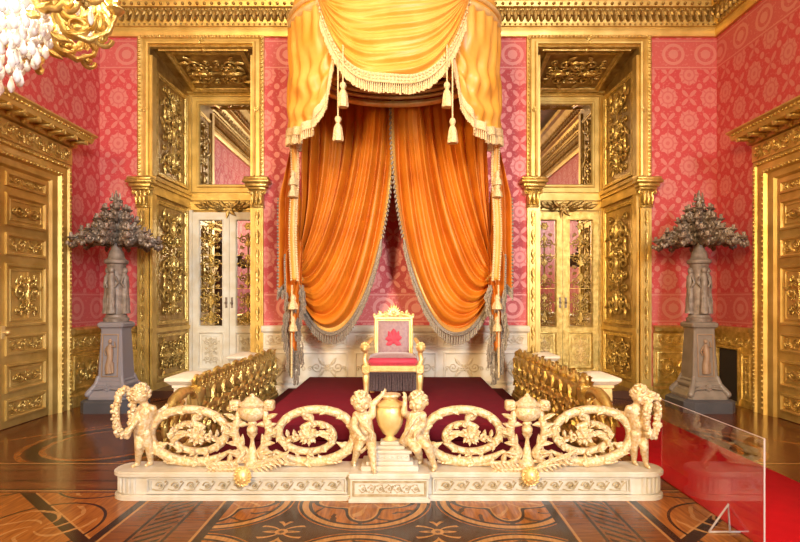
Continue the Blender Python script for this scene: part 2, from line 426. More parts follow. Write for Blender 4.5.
    bump(nt, p, noise_node(nt, 2.2, 2, comb(nt,x,y)), .15, .01)
    return m
M['parquet'] = parquet()
# ================================================================= ROOM SHELL
def struct(name, mb, mat, parent=None, **k):
    o = mb.build(name, mat, parent, **k)
    if not parent: o['kind'] = 'structure'
    return o
def slab(a, b): m = MB(); m.box(a, b); return m
struct('floor', slab((XL-.3,YR-.3,-.15),(XR+.3,YB+1.8,0)), M['parquet'])
plaster = simple('ceiling_plaster', (.5,.42,.3), .7)
struct('ceiling', slab((XL-.3,YR-.3,ZC),(XR+.3,YB+1.8,ZC+.15)), plaster)
NL = (-4.13,-2.45); NR = (2.20,3.85); NT = 5.76   # the two deep niches
wb = MB()
for x0,x1,z0,z1 in ((XL,NL[0],0,ZC),(NL[1],NR[0],0,ZC),(NR[1],XR,0,ZC),(NL[0],NL[1],NT,ZC),(NR[0],NR[1],NT,ZC)): wb.box((x0,YB,z0),(x1,YB+.12,z1))
struct('wall_back', wb, M['damask_x'])
struct('wall_left', slab((XL-.15,YR,0),(XL,YB+.12,ZC)), M['damask_y'])
struct('wall_right', slab((XR,YR,0),(XR+.15,YB+.12,ZC)), M['damask_y'])
struct('wall_rear', slab((XL,YR-.15,0),(XR,YR,ZC)), M['damask_x'])

# ---- cornice
CP = [(5.88,0),(5.88,.05),(5.93,.07),(5.99,.07),(6.0,.04),(6.03,.04),(6.04,.07),(6.09,.075),(6.10,.05),(6.30,.10),(6.31,.16),(6.38,.18),(6.40,.15),(6.62,.26),(6.64,.36),(6.72,.38),(6.75,.34),(6.98,.52),(7.0,.62),(7.1,.64),(7.12,0)]
def cornice(name, Mx, L, fine):
    root = empty(name, kind='structure')
    a = MB(); a.M = Mx; a.sweep(CP, 0, L, 1, -1); a.build('cornice_moulding', M['gold_plain'], root, smooth=25)
    b = MB(); b.M = Mx; n = int(L/.085)
    b.beads(.05, 6.065, L-.05, 6.065, n, .022, .07)
    b.leafrow(.12, L-.12, 6.11, .19, int(L/.11), .065, 1, .35); b.leafrow(.17, L-.07, 6.30, .12, int(L/.11), .10, -1, .35)
    b.beads(.2, 6.345, L-.2, 6.345, int(L/.12), .028, .175)
    b.build('leaf_and_bead_ornament', M['gold_dark'], root, smooth=60)
    c = MB(); c.M = Mx
    if fine:
        n = int(L/.3); p = L/n
        for i in range(n):
            x = p*(i+.5)
            c.rosette(x, 6.5, .095, .2, 6)
            for sg in (-1,1): c.leaf(x+sg*p*.46, 6.42, PI/2+sg*.5, .17, .09, .2, .04, .2*sg); c.spiral(x+sg*p*.28, 6.56, .05, 0, 1.1, sg, .012, .22)
    else:
        c.leafrow(.3, L-.3, 6.42, .2, int(L/.22), .19, 1, .3)
    c.dentils(.4, L-.4, 6.66, 6.74, int(L/.16), .34, .44)
    c.leafrow(.45, L-.45, 6.78, .2, int(L/.2), .38, 1, .35)
    c.build('acanthus_ornament', M['gold_dark'], root, smooth=60)
cornice('trim_1', onback(XL,YB,0), XR-XL, True)
cornice('trim_2', onleft(XL,YR,0), YB-YR, True)
cornice('trim_3', onright(XR,YB,0), YB-YR, True)
cornice('trim_4', onrear(XR,YR,0), XR-XL, False)

# ---- dado
def dado(name, Mx, L, plain, carve, npan, ends=(0,0)):
    root = empty(name, kind='structure')
    a = MB(); a.M = Mx
    prof = [(0,0),(0,.07),(.16,.07),(.19,.045),(.20,.03),(.80,.03),(.81,.05),(.84,.05),(.85,.035),(1.06,.035),(1.07,.06),(1.10,.085),(1.15,.095),(1.18,.07),(1.19,0)]
    a.sweep(prof, 0, L, *ends)
    a.build('dado_moulding', plain, root, smooth=25)
    b = MB(); b.M = Mx; p = L/npan; g = MB(); g.M = Mx
    for i in range(npan):
        x0,x1 = p*i+.05, p*(i+1)-.05
        b.rframe(x0,.24,x1,.76,[(0,.03),(.005,.05),(.025,.055),(.035,.045),(.04,.03)])
        b.rframe(x0,.87,x1,1.04,[(0,.035),(.004,.045),(.015,.048),(.02,.035)])
        g.rinceau(x0+.03, x1-.03, .955, .14, .035)
        if x1-x0 > 1.1:
            cx = (x0+x1)/2
            for sg in (-1,1):
                k = int((x1-x0)/1.0)
            nn = max(1,round((x1-x0)/.85))
            for q in range(nn):
                c2 = x0+(x1-x0)*(q+.5)/nn
                g.rosette(c2,.5,.07,.035)
                for sg in (-1,1):
                    g.spiral(c2+sg*.17,.51,.085,0 if sg<0 else PI,1.4,sg,.011,.04); g.spiral(c2+sg*.28,.48,.05,0 if sg<0 else PI,1.1,-sg,.009,.04)
                    for w_ in (-1,1): g.leaf(c2+sg*.05,.5+w_*.04,(0 if sg>0 else PI)+w_*sg*.7,.16,.06,.035,.02,.2*w_*sg)
        else: g.rinceau(x0+.05, x1-.05, .5, min(.34,(x1-x0)*.8), .035)
    b.build('panel_moulding', plain, root, smooth=25)
    g.build('carved_relief', carve, root, smooth=60)
    return root
dado('trim_5', onback(XL,YB,0), -4.33-XL, M['gold'], M['gold'], 1, (1,0))
dado('trim_6', onback(-2.29,YB,0), 2.05+2.29, M['ivory'], M['ivory_gilt'], 3)
dado('trim_7', onback(4.07,YB,0), XR-4.07, M['gold'], M['gold'], 1, (0,-1))
dado('trim_8', onleft(XL,7.9,0), YB-7.9, M['gold'], M['gold'], 1, (0,-1))
dado('trim_9', onleft(XL,YR,0), 5.0-YR, M['gold'], M['gold'], 5)
dado('trim_10', onright(XR,4.95,0), 4.95-YR, M['gold'], M['gold'], 5)
dado('trim_11', onrear(XR,YR,0), XR-XL, M['gold'], M['gold'], 6, (0,0))
# dado with the dark hearth-like opening, right wall
r12 = empty('trim_12', kind='structure')
a = MB(); a.M = onright(XR,YB,0)
a.box((.0,.86,0),(.93,1.06,.04)); a.box((0,1.06,0),(.93,1.12,.07)); a.box((0,1.12,0),(.93,1.19,.095)); a.box((0,0,0),(.08,.86,.04)); a.box((.66,0,0),(.93,.86,.04))
a.rframe(.06,0,.68,.88,[(0,.04),(.005,.07),(.03,.075),(.045,.05),(.05,.02)]); a.rframe(.70,.1,.91,.8,[(0,.04),(.005,.055),(.02,.055),(.03,.04)])
a.build('dado_moulding', M['gold'], r12, smooth=25)
a = MB(); a.M = onright(XR,YB,0); a.rinceau(.05,.9,.96,.15,.04); a.arabesque(.805,.45,.15,.6,.04); a.build('carved_relief', M['gold'], r12, smooth=60)
a = MB(); a.M = onright(XR,YB,0); a.box((.08,0.0,.002),(.66,.86,.012)); a.build('dark_recess_panel', M['black'], r12)

# ---- panelled side doors
ARCH = [(0,0),(0,.06),(.05,.10),(.09,.10),(.11,.075),(.2,.07),(.22,.095),(.27,.10),(.30,.06),(.40,.05),(.43,.02),(.45,0)]
def side_door(name, Mx):
    root = empty(name, kind='structure')
    hw, top = .90, 3.24
    fr = MB(); fr.M = Mx
    n = len(ARCH); vs = []
    ow, ot = hw+.45, top+.34
    for cx,cy,sx,sy in ((-ow,0,1,0),(-ow,ot,1,-.34/.45),(ow,ot,-1,-.34/.45),(ow,0,-1,0)):
        vs += [(cx+sx*i, cy+sy*i, h) for i,h in ARCH]
    fr.add(vs, [(k*n+i,(k+1)*n+i,(k+1)*n+i+1,k*n+i+1) for k in range(3) for i in range(n-1)])
    fr.build('architrave', M['gold_plain'], root, smooth=25)
    b = MB(); b.M = Mx
    for sg in (-1,1):
        b.beads(sg*(ow-.07), .05, sg*(ow-.07), ot-.1, 60, .021, .10)
        b.beads(sg*(ow-.245), .05, sg*(ow-.245), ot-.22, 44, .024, .095)
    b.beads(-ow+.07, ot-.06, ow-.07, ot-.06, 42, .021, .10); b.beads(-ow+.24, ot-.19, ow-.24, ot-.19, 32, .024, .095)
    b.build('bead_ornament', M['gold'], root, smooth=60)
    # frieze and projecting cornice
    c = MB(); c.M = Mx; c.box((-ow,ot,0),(ow,ot+.24,.08)); c.build('frieze_board', M['gold_plain'], root)
    c = MB(); c.M = Mx; c.rinceau(-ow+.05, ow-.05, ot+.12, .2, .08, .014); c.build('frieze_relief', M['gold'], root, smooth=60)
    c = MB(); c.M = Mx; e = ow+.02
    prof = [(0,0),(.02,.12),(.05,.14),(.08,.14),(.09,.34),(.13,.36),(.16,.37),(.19,.42),(.21,.42),(.21,0)]
    vs = []
    for k in range(4):
        for h,q in prof:
            x = -(e+q*.12) if k<2 else (e+q*.12); zz = 0 if k in (0,3) else q
            vs.append((x, ot+.24+h, zz))
    m = len(prof); c.add(vs, [(k*m+i,(k+1)*m+i,(k+1)*m+i+1,k*m+i+1) for k in range(3) for i in range(m-1)])
    c.build('cornice', M['gold_plain'], root, smooth=25)
    c = MB(); c.M = Mx; nn = 11
    for i in range(nn):
        x = -e+.12+(2*e-.24)*i/(nn-1)
        c.bbox((x-.05,ot+.28,.1),(x+.05,ot+.33,.33),.02); c.ball((x,ot+.29,.16),(.05,.045,.05),8,6); c.leaf(x,ot+.27,PI/2,.07,.1,.34,.03)
    c.beads(-e, ot+.395, e, ot+.395, 40, .02, .375)
    c.build('modillions', M['gold'], root, smooth=50)
    # the leaves
    rows = ((.10,.36,0),(.44,.80,1),(.90,1.16,0),(1.26,2.06,2),(2.16,2.44,0),(2.53,2.94,1),(3.02,3.20,0))
    for s_ in (-1,1):
        lf = MB(); lf.M = Mx; x0,x1 = (-hw,-.012) if s_<0 else (.012,hw)
        lf.box((x0,.01,0),(x1,top,.03)); lf2 = MB(); lf2.M = Mx
        leaf_o = lf.build('door_leaf', M['gold_plain'], root)
        for z0,z1,kind in rows:
            lf2.rframe(x0+.07,z0,x1-.07,z1,[(0,.03),(.006,.055),(.03,.06),(.045,.045),(.05,.03)])
            if kind: lf2.rframe(x0+.15,z0+.07,x1-.15,z1-.07,[(0,.03),(.005,.042),(.02,.042),(.025,.03)])
        lf2.build('panel_moulding', M['gold_plain'], leaf_o, smooth=25)
        g = MB(); g.M = Mx; xc = (x0+x1)/2; wd = x1-x0-.16
        for z0,z1,kind in rows:
            zc = (z0+z1)/2; h = z1-z0
            if kind==0: g.rinceau(x0+.13, x1-.13, zc, h*.62, .03, .012)
            elif kind==1:
                for sg in (-1,1): g.spiral(xc+sg*.13,zc,h*.2,(PI if sg>0 else 0),1.5,sg,.014,.04,sx=1.1); g.spiral(xc+sg*.22,zc-.02,h*.13,(PI if sg>0 else 0),1.2,-sg,.012,.04); g.leaf(xc,zc-.03,PI/2-sg*.9,.14,.07,.04,.03,-.2*sg); g.leaf(xc+sg*.05,zc,0 if sg>0 else PI,.2,.08,.035,.02,.2)
                g.rosette(xc,zc,.07,.04)
            else: g.arabesque(xc, zc, wd*.72, h*.78, .035, 1, 1.0); g.arabesque(xc, zc, wd*.5, h*.66, .05, 0, 1.4)
        g.build('carved_relief', M['gold'], leaf_o, smooth=60)
    h = MB(); h.M = Mx; h.ball((.05,1.2,.09),.028,10,8); h.tube([(.05,1.2,.03),(.05,1.2,.09)],.01); h.box((.02,1.12,.03),(.08,1.28,.04)); h.build('door_handle', M['gold_light'], root, smooth=40)
side_door('door_1', onleft(XL,6.5,0)); side_door('door_2', onright(XR,6.35,0))

# ---- deep niches with mirror above and glazed doors below
SILL = .12
def relief_panel(root, Mx, w, h, cen, plain, carve, fr=.07, seed=0, dens=1.0):
    a = MB(); a.M = Mx
    a.rframe(0,0,w,h,[(0,.0),(.004,.03),(fr*.35,.035),(fr*.5,.02),(fr*.85,.022),(fr,.0)])
    a.build('panel_moulding', plain, root, smooth=25)
    g = MB(); g.M = Mx
    iw, ih = w-2*fr, h-2*fr
    if ih > iw*1.1: g.arabesque(w/2,h/2,iw*.9,ih*.94,.004,seed,dens); g.arabesque(w/2,h/2,iw*.55,ih*.86,.02,seed+1,dens*1.5)
    else:
        g.M = Mx @ Matrix(((0,1,0,0),(-1,0,0,h),(0,0,1,0),(0,0,0,1)))
        g.arabesque(h/2,w/2,ih*.9,iw*.94,.004,seed,dens); g.arabesque(h/2,w/2,ih*.55,iw*.86,.02,seed+1,dens*1.5)
    g.build('carved_relief', carve, root, smooth=60)
def niche(no, x0, x1, DB, lower, lower_carve, seed):
    # x0,x1 opening; back at DB, slightly narrower
    root = empty('window_%d'%no, kind='structure'); i0,i1 = x0+.06, x1-.06; zt0, zt1 = NT, 5.52
    # cheeks, soffit, floor, back as thick slabs
    a = MB()
    for sg,xa,xb in ((-1,x0,i0),(1,x1,i1)):
        P = [(xa,YB+.0),(xb,DB),(xb+sg*.1,DB),(xa+sg*.1,YB+.0)]
        if sg<0: P = P[::-1]
        a.prism(P, 0, NT+.1)
    a.add([(x0,YB,zt0),(x1,YB,zt0),(i1,DB,zt1),(i0,DB,zt1),(x0,YB,zt0+.1),(x1,YB,zt0+.1),(i1,DB,zt0+.1),(i0,DB,zt0+.1)],
          [(0,1,2,3),(4,7,6,5),(0,4,5,1),(1,5,6,2),(2,6,7,3),(3,7,4,0)])
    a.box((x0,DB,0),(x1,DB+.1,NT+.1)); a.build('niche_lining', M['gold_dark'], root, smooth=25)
    a = MB(); a.box((x0,YB-.02,0),(x1,DB,SILL)); a.build('niche_step', simple('dark_walnut_step_%d'%no,(.09,.035,.018),.3), root)
    L = math.hypot(DB-YB,.06)
    for sg,xa,xb in ((-1,x0,i0),(1,x1,i1)):
        ux,uy = (xb-xa)/L, (DB-YB)/L
        if sg<0: O=(xa,YB,0); U=(ux,uy,0); N=(uy,-ux,0)
        else: O=(xb,DB,0); U=(-ux,-uy,0); N=(-uy,ux,0)
        Mx = basis(O,U,(0,0,1),N)
        q = empty('niche_cheek', parent=root)
        def at(x,y,z=0.004): return Mx @ Matrix.Translation((x,y,z))
        m0 = .16 if sg<0 else .06
        # outer engaged pilaster strip
        s = MB(); s.M = Mx; pa = (.0,.14) if sg<0 else (L-.14,L)
        s.box((pa[0],SILL,0),(pa[1],3.34,.04)); s.box((pa[0],3.62,0),(pa[1],5.6,.04))
        pb = (L-.1,L) if sg<0 else (0,.1)
        s.box((pb[0],SILL,0),(pb[1],3.34,.03)); s.box((pb[0],3.62,0),(pb[1],5.45,.03))
        s.box((0,SILL,0),(L,SILL+.1,.05)); s.box((0,1.06,0),(L,1.13,.05)); s.box((0,3.34,0),(L,3.40,.05)); s.box((0,3.40,0),(L,3.50,.03)); s.box((0,3.50,0),(L,3.56,.07)); s.box((0,3.56,0),(L,3.62,.10))
        s.build('pilaster_and_impost', M['gold_plain'], q)
        w = L-.14-.1-.06; xs = .17 if sg<0 else .13
        relief_panel(q, at(xs,.26), w, .76, 0, M['gold'], M['gold'], .06, seed, 1.3)
        relief_panel(q, at(xs,1.18), w, 2.1, 0, M['gold'], M['gold'], .07, seed+1, 1.6)
        relief_panel(q, at(xs,3.68), w, 1.74, 0, M['gold'], M['gold'], .08, seed, 1.7)
    # soffit panel
    ls = math.hypot(DB-YB, zt0-zt1); V = (0,(DB-YB)/ls,(zt1-zt0)/ls)
    Mx = basis((x0+.1,YB,zt0),(1,0,0),V,(0,V[2],-V[1]))
    q = empty('niche_soffit', parent=root)
    relief_panel(q, Mx @ Matrix.Translation((.08,.14,.004)), x1-x0-.36, ls-.26, 0, M['gold'], M['gold'], .1, seed, 1.4)
    s = MB(); s.M = Mx; s.box((-.1,0,0),(x1-x0-.1,.06,.03)); s.box((-.1,ls-.1,0),(x1-x0-.1,ls,.04)); s.tube([(0,.09,.03),(x1-x0-.2,.09,.03)],.018,8); s.ball(((x1-x0)/2-.1,.09,.03),.04,8,6); s.build('soffit_moulding', M['gold'], q)
    # front architrave frame on the wall face
    a = MB(); o0,o1,ot = x0-.19, x1+.19, NT+.15; Mf = onback(0,YB,0); a.M = Mf
    prof = [(0,0),(.005,.05),(.03,.06),(.06,.05),(.08,.03),(.13,.035),(.15,.06),(.18,.055),(.19,0)]
    n = len(prof); vs = []
    for cx,cy,sx,sy in ((o0,3.62,1,0),(o0,ot,1,-.15/.19),(o1,ot,-1,-.15/.19),(o1,3.62,-1,0)): vs += [(cx+sx*i,cy+sy*i,h) for i,h in prof]
    a.add(vs, [(k*n+i,(k+1)*n+i,(k+1)*n+i+1,k*n+i+1) for k in range(3) for i in range(n-1)])
    a.build('upper_architrave', M['gold_plain'], root, smooth=25)
    g = MB(); g.M = Mf
    g.beads(o0+.035,3.65,o0+.035,ot-.04,34,.028,.05); g.beads(o1-.035,3.65,o1-.035,ot-.04,34,.028,.05); g.beads(o0+.05,ot-.03,o1-.05,ot-.03,34,.024,.05)
    for z in (4.7,): 
        for x in (o0+.13,o1-.13): g.rosette(x,z,.05,.05)
    g.rosette((o0+o1)/2,ot-.1,.06,.05); g.build('leaf_border', M['gold'], root, smooth=60)
    for sg,xa in ((-1,o0),(1,o1-.19)):
        p = MB(); p.M = Mf
        p.box((xa,0,0),(xa+.19,.2,.10)); p.box((xa+.01,.2,0),(xa+.18,3.1,.06)); p.rframe(xa+.035,.3,xa+.155,3.05,[(0,.06),(.004,.075),(.018,.075),(.022,.06)])
        p.build('pilaster', M['gold_plain'], root, smooth=25)
        c = MB(); c.M = Mf
        for k,(e,z0,z1) in enumerate(((.01,3.1,3.13),(.0,3.13,3.38),(.05,3.38,3.42),(.08,3.42,3.48),(.12,3.48,3.53),(.10,3.53,3.58))): c.bbox((xa-e,z0,0),(xa+.19+e,z1,.09+e),.01)
        for dx in (.03,.095,.16): c.leaf(xa+dx,3.14,PI/2,.22,.07,.09,.06,0)
        for dx in (-.01,.2): c.spiral(xa+dx,3.34,.04,PI/2,1.2,1 if dx<0 else -1,.014,.11)
        for k in range(9): c.leaf(xa+.095,2.9-k*.31,PI/2,.16,.07,.062,.03,0); c.leaf(xa+.095,2.9-k*.31,-PI/2,.1,.06,.062,.03,0)
        c.build('capital_and_carving', M['gold'], root, smooth=50)
    # upper mirror
    Mb = onback(0,DB,0); a = MB(); a.M = Mb
    mx0,mx1,mz0,mz1 = i0+.22, i1-.22, 3.72, 5.30
    a.rframe(i0,3.58,i1,zt1,[(0,0),(.003,.04),(.05,.05),(.07,.03),(.15,.03),(.17,.055),(.2,.055),(.22,.015)])
    a.box((i0,3.30,0),(i1,3.40,.05)); a.box((i0,3.48,0),(i1,3.6,.09)); a.box((i0,3.4,0),(i1,3.48,.03)); a.build('mirror_frame', M['gold_plain'], root, smooth=25)
    a = MB(); a.M = Mb; a.box((mx0-.01,mz0-.1,0.002),(mx1+.01,mz1+.02,.018)); a.build('mirror_glass', M['mirror'], root)
    # overdoor carving: eagle-like spray of scrolls
    g = MB(); g.M = Mb; xc = (i0+i1)/2
    g.rosette(xc,3.36,.10,.07,8)
    for sg in (-1,1):
        g.spiral(xc+sg*.2,3.36,.08,(PI if sg>0 else 0),1.3,sg,.022,.08); g.spiral(xc+sg*.42,3.35,.06,(PI if sg>0 else 0),1.2,-sg,.02,.08)
        for k in range(6): g.leaf(xc+sg*(.06+.08*k),3.35,(0 if sg>0 else PI)+(.6-.25*(k%3))*sg,.2,.09,.06,.05,.2*sg)
        g.leaf(xc,3.32,-PI/2+sg*.5,.18,.08,.06,.04)
    g.build('overdoor_carving', M['gold_dark'], root, smooth=60)
    # glazed double doors
    d = empty('door_%d'%(no+2), kind='structure'); dw = i1-i0
    for s_ in (0,1):
        x_a = i0+.08+s_*(dw-.16)/2+.004; x_b = x_a+(dw-.16)/2-.008
        lf = MB(); lf.M = Mb; y0,y1 = SILL+.02,3.26
        for q in (((x_a,y0),(x_a+.12,y1)),((x_b-.12,y0),(x_b,y1)),((x_a+.12,y0),(x_b-.12,y0+.16)),((x_a+.12,.98),(x_b-.12,1.10)),((x_a+.12,y1-.14),(x_b-.12,y1))): lf.box((*q[0],.01),(*q[1],.06))
        lf.box((x_a+.12,y0+.16,.01),(x_b-.12,.98,.035))
        leaf_o = lf.build('door_leaf', lower, d)
        m = MB(); m.M = Mb
        m.rframe(x_a+.10,1.08,x_b-.10,y1-.12,[(0,.055),(.001,.062),(.004,.072),(.02,.075),(.03,.06),(.034,.03)]); m.rframe(x_a+.10,y0+.14,x_b-.10,1.0,[(0,.055),(.001,.062),(.004,.072),(.02,.075),(.03,.06),(.034,.035)])
        m.rframe(x_a+.17,y0+.21,x_b-.17,.93,[(0,.035),(.003,.045),(.012,.045),(.016,.035)])
        m.build('panel_moulding', lower, leaf_o, smooth=25)
        g = MB(); g.M = Mb; g.arabesque((x_a+x_b)/2,(y0+1.14)/2,(x_b-x_a)-.4,.55,.035,seed); g.rosette((x_a+x_b)/2,(y0+1.14)/2,.08,.04); g.build('carved_relief', lower_carve, leaf_o, smooth=60)
        g = MB(); g.M = Mb; g.box((x_a+.1,1.08,.012),(x_b-.1,y1-.12,.022)); g.build('pane', M['mirror'], leaf_o)
        g = MB(); g.M = Mb; xm = (x_a+x_b)/2; w = x_b-x_a-.26
        g.arabesque(xm,1.45,w*.92,.62,.024,seed,1.3); g.arabesque(xm,1.42,w*.6,.6,.04,seed+1,1.6)
        g.arabesque(xm,2.35,w*.86,1.1,.024,seed+1,1.0); g.rosette(xm,3.0,.08,.03)
        for z in (1.82,2.45): g.box((x_a+.12,z-.006,.022),(x_b-.12,z+.006,.03))
        g.build('gilt_tracery', M['gold'], leaf_o, smooth=60)  # overlay standing in for gold ornament reflected in the pane
        h = MB(); h.M = Mb
        xh = x_b-.05 if s_==0 else x_a+.05
        h.box((xh-.02,1.45,.06),(xh+.02,1.65,.07)); h.ball((xh,1.55,.10),.022,8,6); h.tube([(xh,1.55,.06),(xh,1.55,.1)],.008)
        h.build('door_handle', M['bronze'], leaf_o, smooth=40)
    jb = MB(); jb.M = Mb
    for xa,xb in ((i0,i0+.08),(i1-.08,i1)): jb.box((xa,SILL,0),(xb,3.3,.07))
    jb.build('door_jamb', lower, d)
niche(1, NL[0], NL[1], 10.15, M['ivory'], M['ivory_gilt'], 0)
niche(2, NR[0], NR[1], 10.15, M['gold'], M['gold_light'], 1)  # ivory left, gold right: daylight and warm light put into the door colours
# ================================================================= DAIS AND BALUSTRADE
t = empty('throne_dais', (AX,7.0,0), 'low stepped dais covered in maroon carpet under the throne', 'dais')
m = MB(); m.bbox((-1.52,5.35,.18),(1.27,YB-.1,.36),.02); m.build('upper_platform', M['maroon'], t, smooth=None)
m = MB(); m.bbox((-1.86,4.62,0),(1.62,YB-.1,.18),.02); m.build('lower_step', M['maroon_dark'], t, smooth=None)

# ---- front plinth
pl = empty('balustrade_plinth', (AX,4.4,0), 'long cream plinth with scroll frieze and round fluted ends along the floor', 'plinth')
PT = .225; PX0, PX1 = -2.36, 2.13
m = MB()
def pprism(e, z0, z1):
    pts = []
    for sg in (-1,1):
        cx = (PX0+.16) if sg<0 else (PX1-.16)
        for k in range(13):
            a = (PI/2+PI*k/12) if sg<0 else (-PI/2+PI*k/12)
            pts.append((cx+(.16+e)*math.cos(a), 4.40+(.155+e)*math.sin(a)))
    m.prism(pts, z0, z1)
pprism(.0,0,.028); pprism(-.012,.028,.04); pprism(-.038,.04,.18); pprism(-.012,.18,.19); pprism(.004,.19,.215); pprism(-.008,.215,PT)
m.build('plinth_body', M['plinth'], pl, smooth=30)
cbx0, cbx1 = -.43, .215
m = MB(); m.bbox((cbx0,4.19,0),(cbx1,4.6,.03),.006); m.box((cbx0+.015,4.205,.03),(cbx1-.015,4.59,.185)); m.bbox((cbx0,4.19,.185),(cbx1,4.61,PT+.005),.008)
m.build('centre_block', M['plinth'], pl, smooth=30)
for x0,x1 in ((-2.06,cbx0-.02),(cbx1+.02,1.83)):
    m = MB(); m.M = onback(x0,4.277,0); L = x1-x0
    m.rframe(0,.045,L,.178,[(0,0),(.003,.014),(.012,.016),(.018,.006),(.02,0)]); m.rframe(.03,.063,L-.03,.16,[(0,0),(.002,.008),(.007,.008),(.009,0)])
    m.build('frieze_moulding', M['plinth'], pl, smooth=30)
    g = MB(); g.M = onback(x0,4.277,0); n = 12; p = (L-.1)/n
    for k in range(n):
        cx = .05+p*(k+.5); g.spiral(cx,.112,.034,PI,1.3,-1,.0065,.006,n=5,steps=10); g.ball((cx,.112,.006),(.014,.014,.01),6,4)
        g.tube([(cx-p*.5,.085,.005),(cx-p*.25,.076,.006),(cx+.02,.08,.006),(cx+p*.5,.14,.005)],.005,5); g.leaf(cx+p*.3,.135,.9,.035,.02,0,.01)
    g.build('wave_scroll_frieze', M['plinth_gilt'], pl, smooth=60)
m = MB(); m.M = onback(cbx0,4.205,0); L = cbx1-cbx0; m.rframe(.03,.05,L-.03,.172,[(0,0),(.003,.012),(.01,.013),(.016,.004),(.018,0)]); m.rinceau(.08,L-.08,.111,.075,.001); m.build('centre_relief', M['plinth_gilt'], pl, smooth=50)
for cx in (PX0+.16, PX1-.16):
    m = MB()
    for k in range(11):
        a = -PI+PI*k/10; r = .1262
        m.tube([(cx+.130*math.cos(a),4.40+.125*math.sin(a),.05),(cx+.130*math.cos(a),4.40+.125*math.sin(a),.172)], .0125, 6)
    m.build('fluted_end', M['plinth'], pl, smooth=60)

# ---- openwork scroll panels
def scroll_panel(cx, flip, label):
    o = empty('scroll_panel', (cx,4.42,PT), label, 'balustrade panel', 'openwork scroll panels of the front balustrade')
    a_, b_, cz = .355, .226, .487
    base = onback(cx,4.42,0) @ Matrix.Scale(flip,4,(1,0,0))
    m = MB(); m.M = base
    pts = []; rad = []
    pts.append((a_*1.28,cz-b_*1.02,0)); rad.append(.014)
    n = 46
    for i in range(n+1):
        t_ = i/n; a = -.22*PI-2*PI*1.78*t_
        q = 1.0 if t_<.30 else 1.0-((t_-.30)/.70)**.85*.68
        pts.append((a_*q*math.cos(a)*(1.0+.08*(t_<.1)), cz+b_*q*math.sin(a), .01*math.sin(6*t_))); rad.append(.044-.020*t_ if t_>.08 else .020+.024*t_/.08)
    m.tube(pts, rad, 9); m.build('scroll_stem', M['cream_gilt'], o, smooth=60)
    m = MB(); m.M = base
    for i in range(4,len(pts)-5,2):
        p,q = Vector(pts[i]),Vector(pts[i+1]); d = (q-p); ang = math.atan2(d.y,d.x)
        r = rad[i]
        m.leaf(p.x,p.y,ang+.40,r*1.7,r*1.1,.026,.028,.2); m.leaf(p.x,p.y,ang-.40,r*1.7,r*1.1,.026,.028,-.2)
        if i%4==0: m.leaf(p.x,p.y,ang,r*2.9,r*1.5,.026,.018,0)
    m.spiral(-a_*.80,cz-b_*.42,.052,PI*.9,1.2,1,.018,.0); m.spiral(a_*.86,cz+b_*.12,.05,0,1.2,-1,.018,.0); m.spiral(a_*1.12,cz-b_*.66,.06,-PI/2,1.3,1,.02,.0); m.spiral(a_*.10,cz+b_*.66,.04,PI/2,1.1,-1,.015,.0)
    m.leaf(a_*.1,cz+b_*.8,-2.3,.12,.06,0,.03,.4); m.leaf(a_*.62,cz-b_*.3,2.4,.12,.06,0,.03,.3); m.leaf(-a_*.55,cz-b_*.1,.1,.14,.07,0,.03,.3)
    m.leaf(-a_*.95,cz-b_*.5,-.1,.13,.07,0,.03,.5); m.leaf(a_*.95,cz+b_*.35,.3,.12,.06,0,.03,-.3); m.leaf(a_*1.05,cz-b_*.55,1.0,.13,.06,0,.03,.3)
    m.build('acanthus_leaves', M['cream_gilt'], o, smooth=60)
    m = MB(); m.M = base; fx,fy = .03,cz-.005
    for k in range(9): m.leaf(fx,fy,2*PI*k/9+.2,.085,.06,.0,.05,.2)
    for k in range(8): m.leaf(fx+.02+.028*k,fy-.01,(PI/2 if k%2 else -PI/2)-.5*(1 if k%2 else -1),.06,.04,.01,.04,.3)
    for k in range(6): m.leaf(fx,fy,2*PI*k/6,.065,.05,.03,.04,-.2)
    m.ball((fx,fy,.045),(.03,.028,.03),8,6)
    for k in range(7): m.ball((fx+.1+.02*math.cos(k*2.4),fy+.02*math.sin(k*2.4)-.01,.035),.014,6,4)
    
    for k in range(6): m.leaf(fx-.03-.03*k,fy+.01,PI-.5+.35*k,.07,.045,.0,.04,.3)
    m.build('flower_boss', M['cream_gilt'], o, smooth=60)
    m = MB(); m.M = base; m.tube([(-a_*.7,cz-b_*.98,0),(-a_*.2,cz-b_*1.07,.01),(a_*.6,cz-b_*1.06,.01),(a_*1.25,cz-b_*1.0,0)],[.012,.024,.022,.012],8)
    for k in range(6): m.leaf(-a_*.6+.1*k,cz-b_*1.03,.5+.1*k,.09,.05,.01,.03,.3)
    m.build('foot_branch', M['cream_gilt'], o, smooth=60)
    return o
scroll_panel(-1.735, 1, 'cream and gold openwork scroll between corner cherub and the pale left urn')
scroll_panel(-.755, -1, 'cream and gold openwork scroll just left of the two central cherubs')
scroll_panel(.53, 1, 'cream and gold openwork scroll just right of the two central cherubs')
scroll_panel(1.53, -1, 'golden openwork scroll between right urn and the right corner cherub')

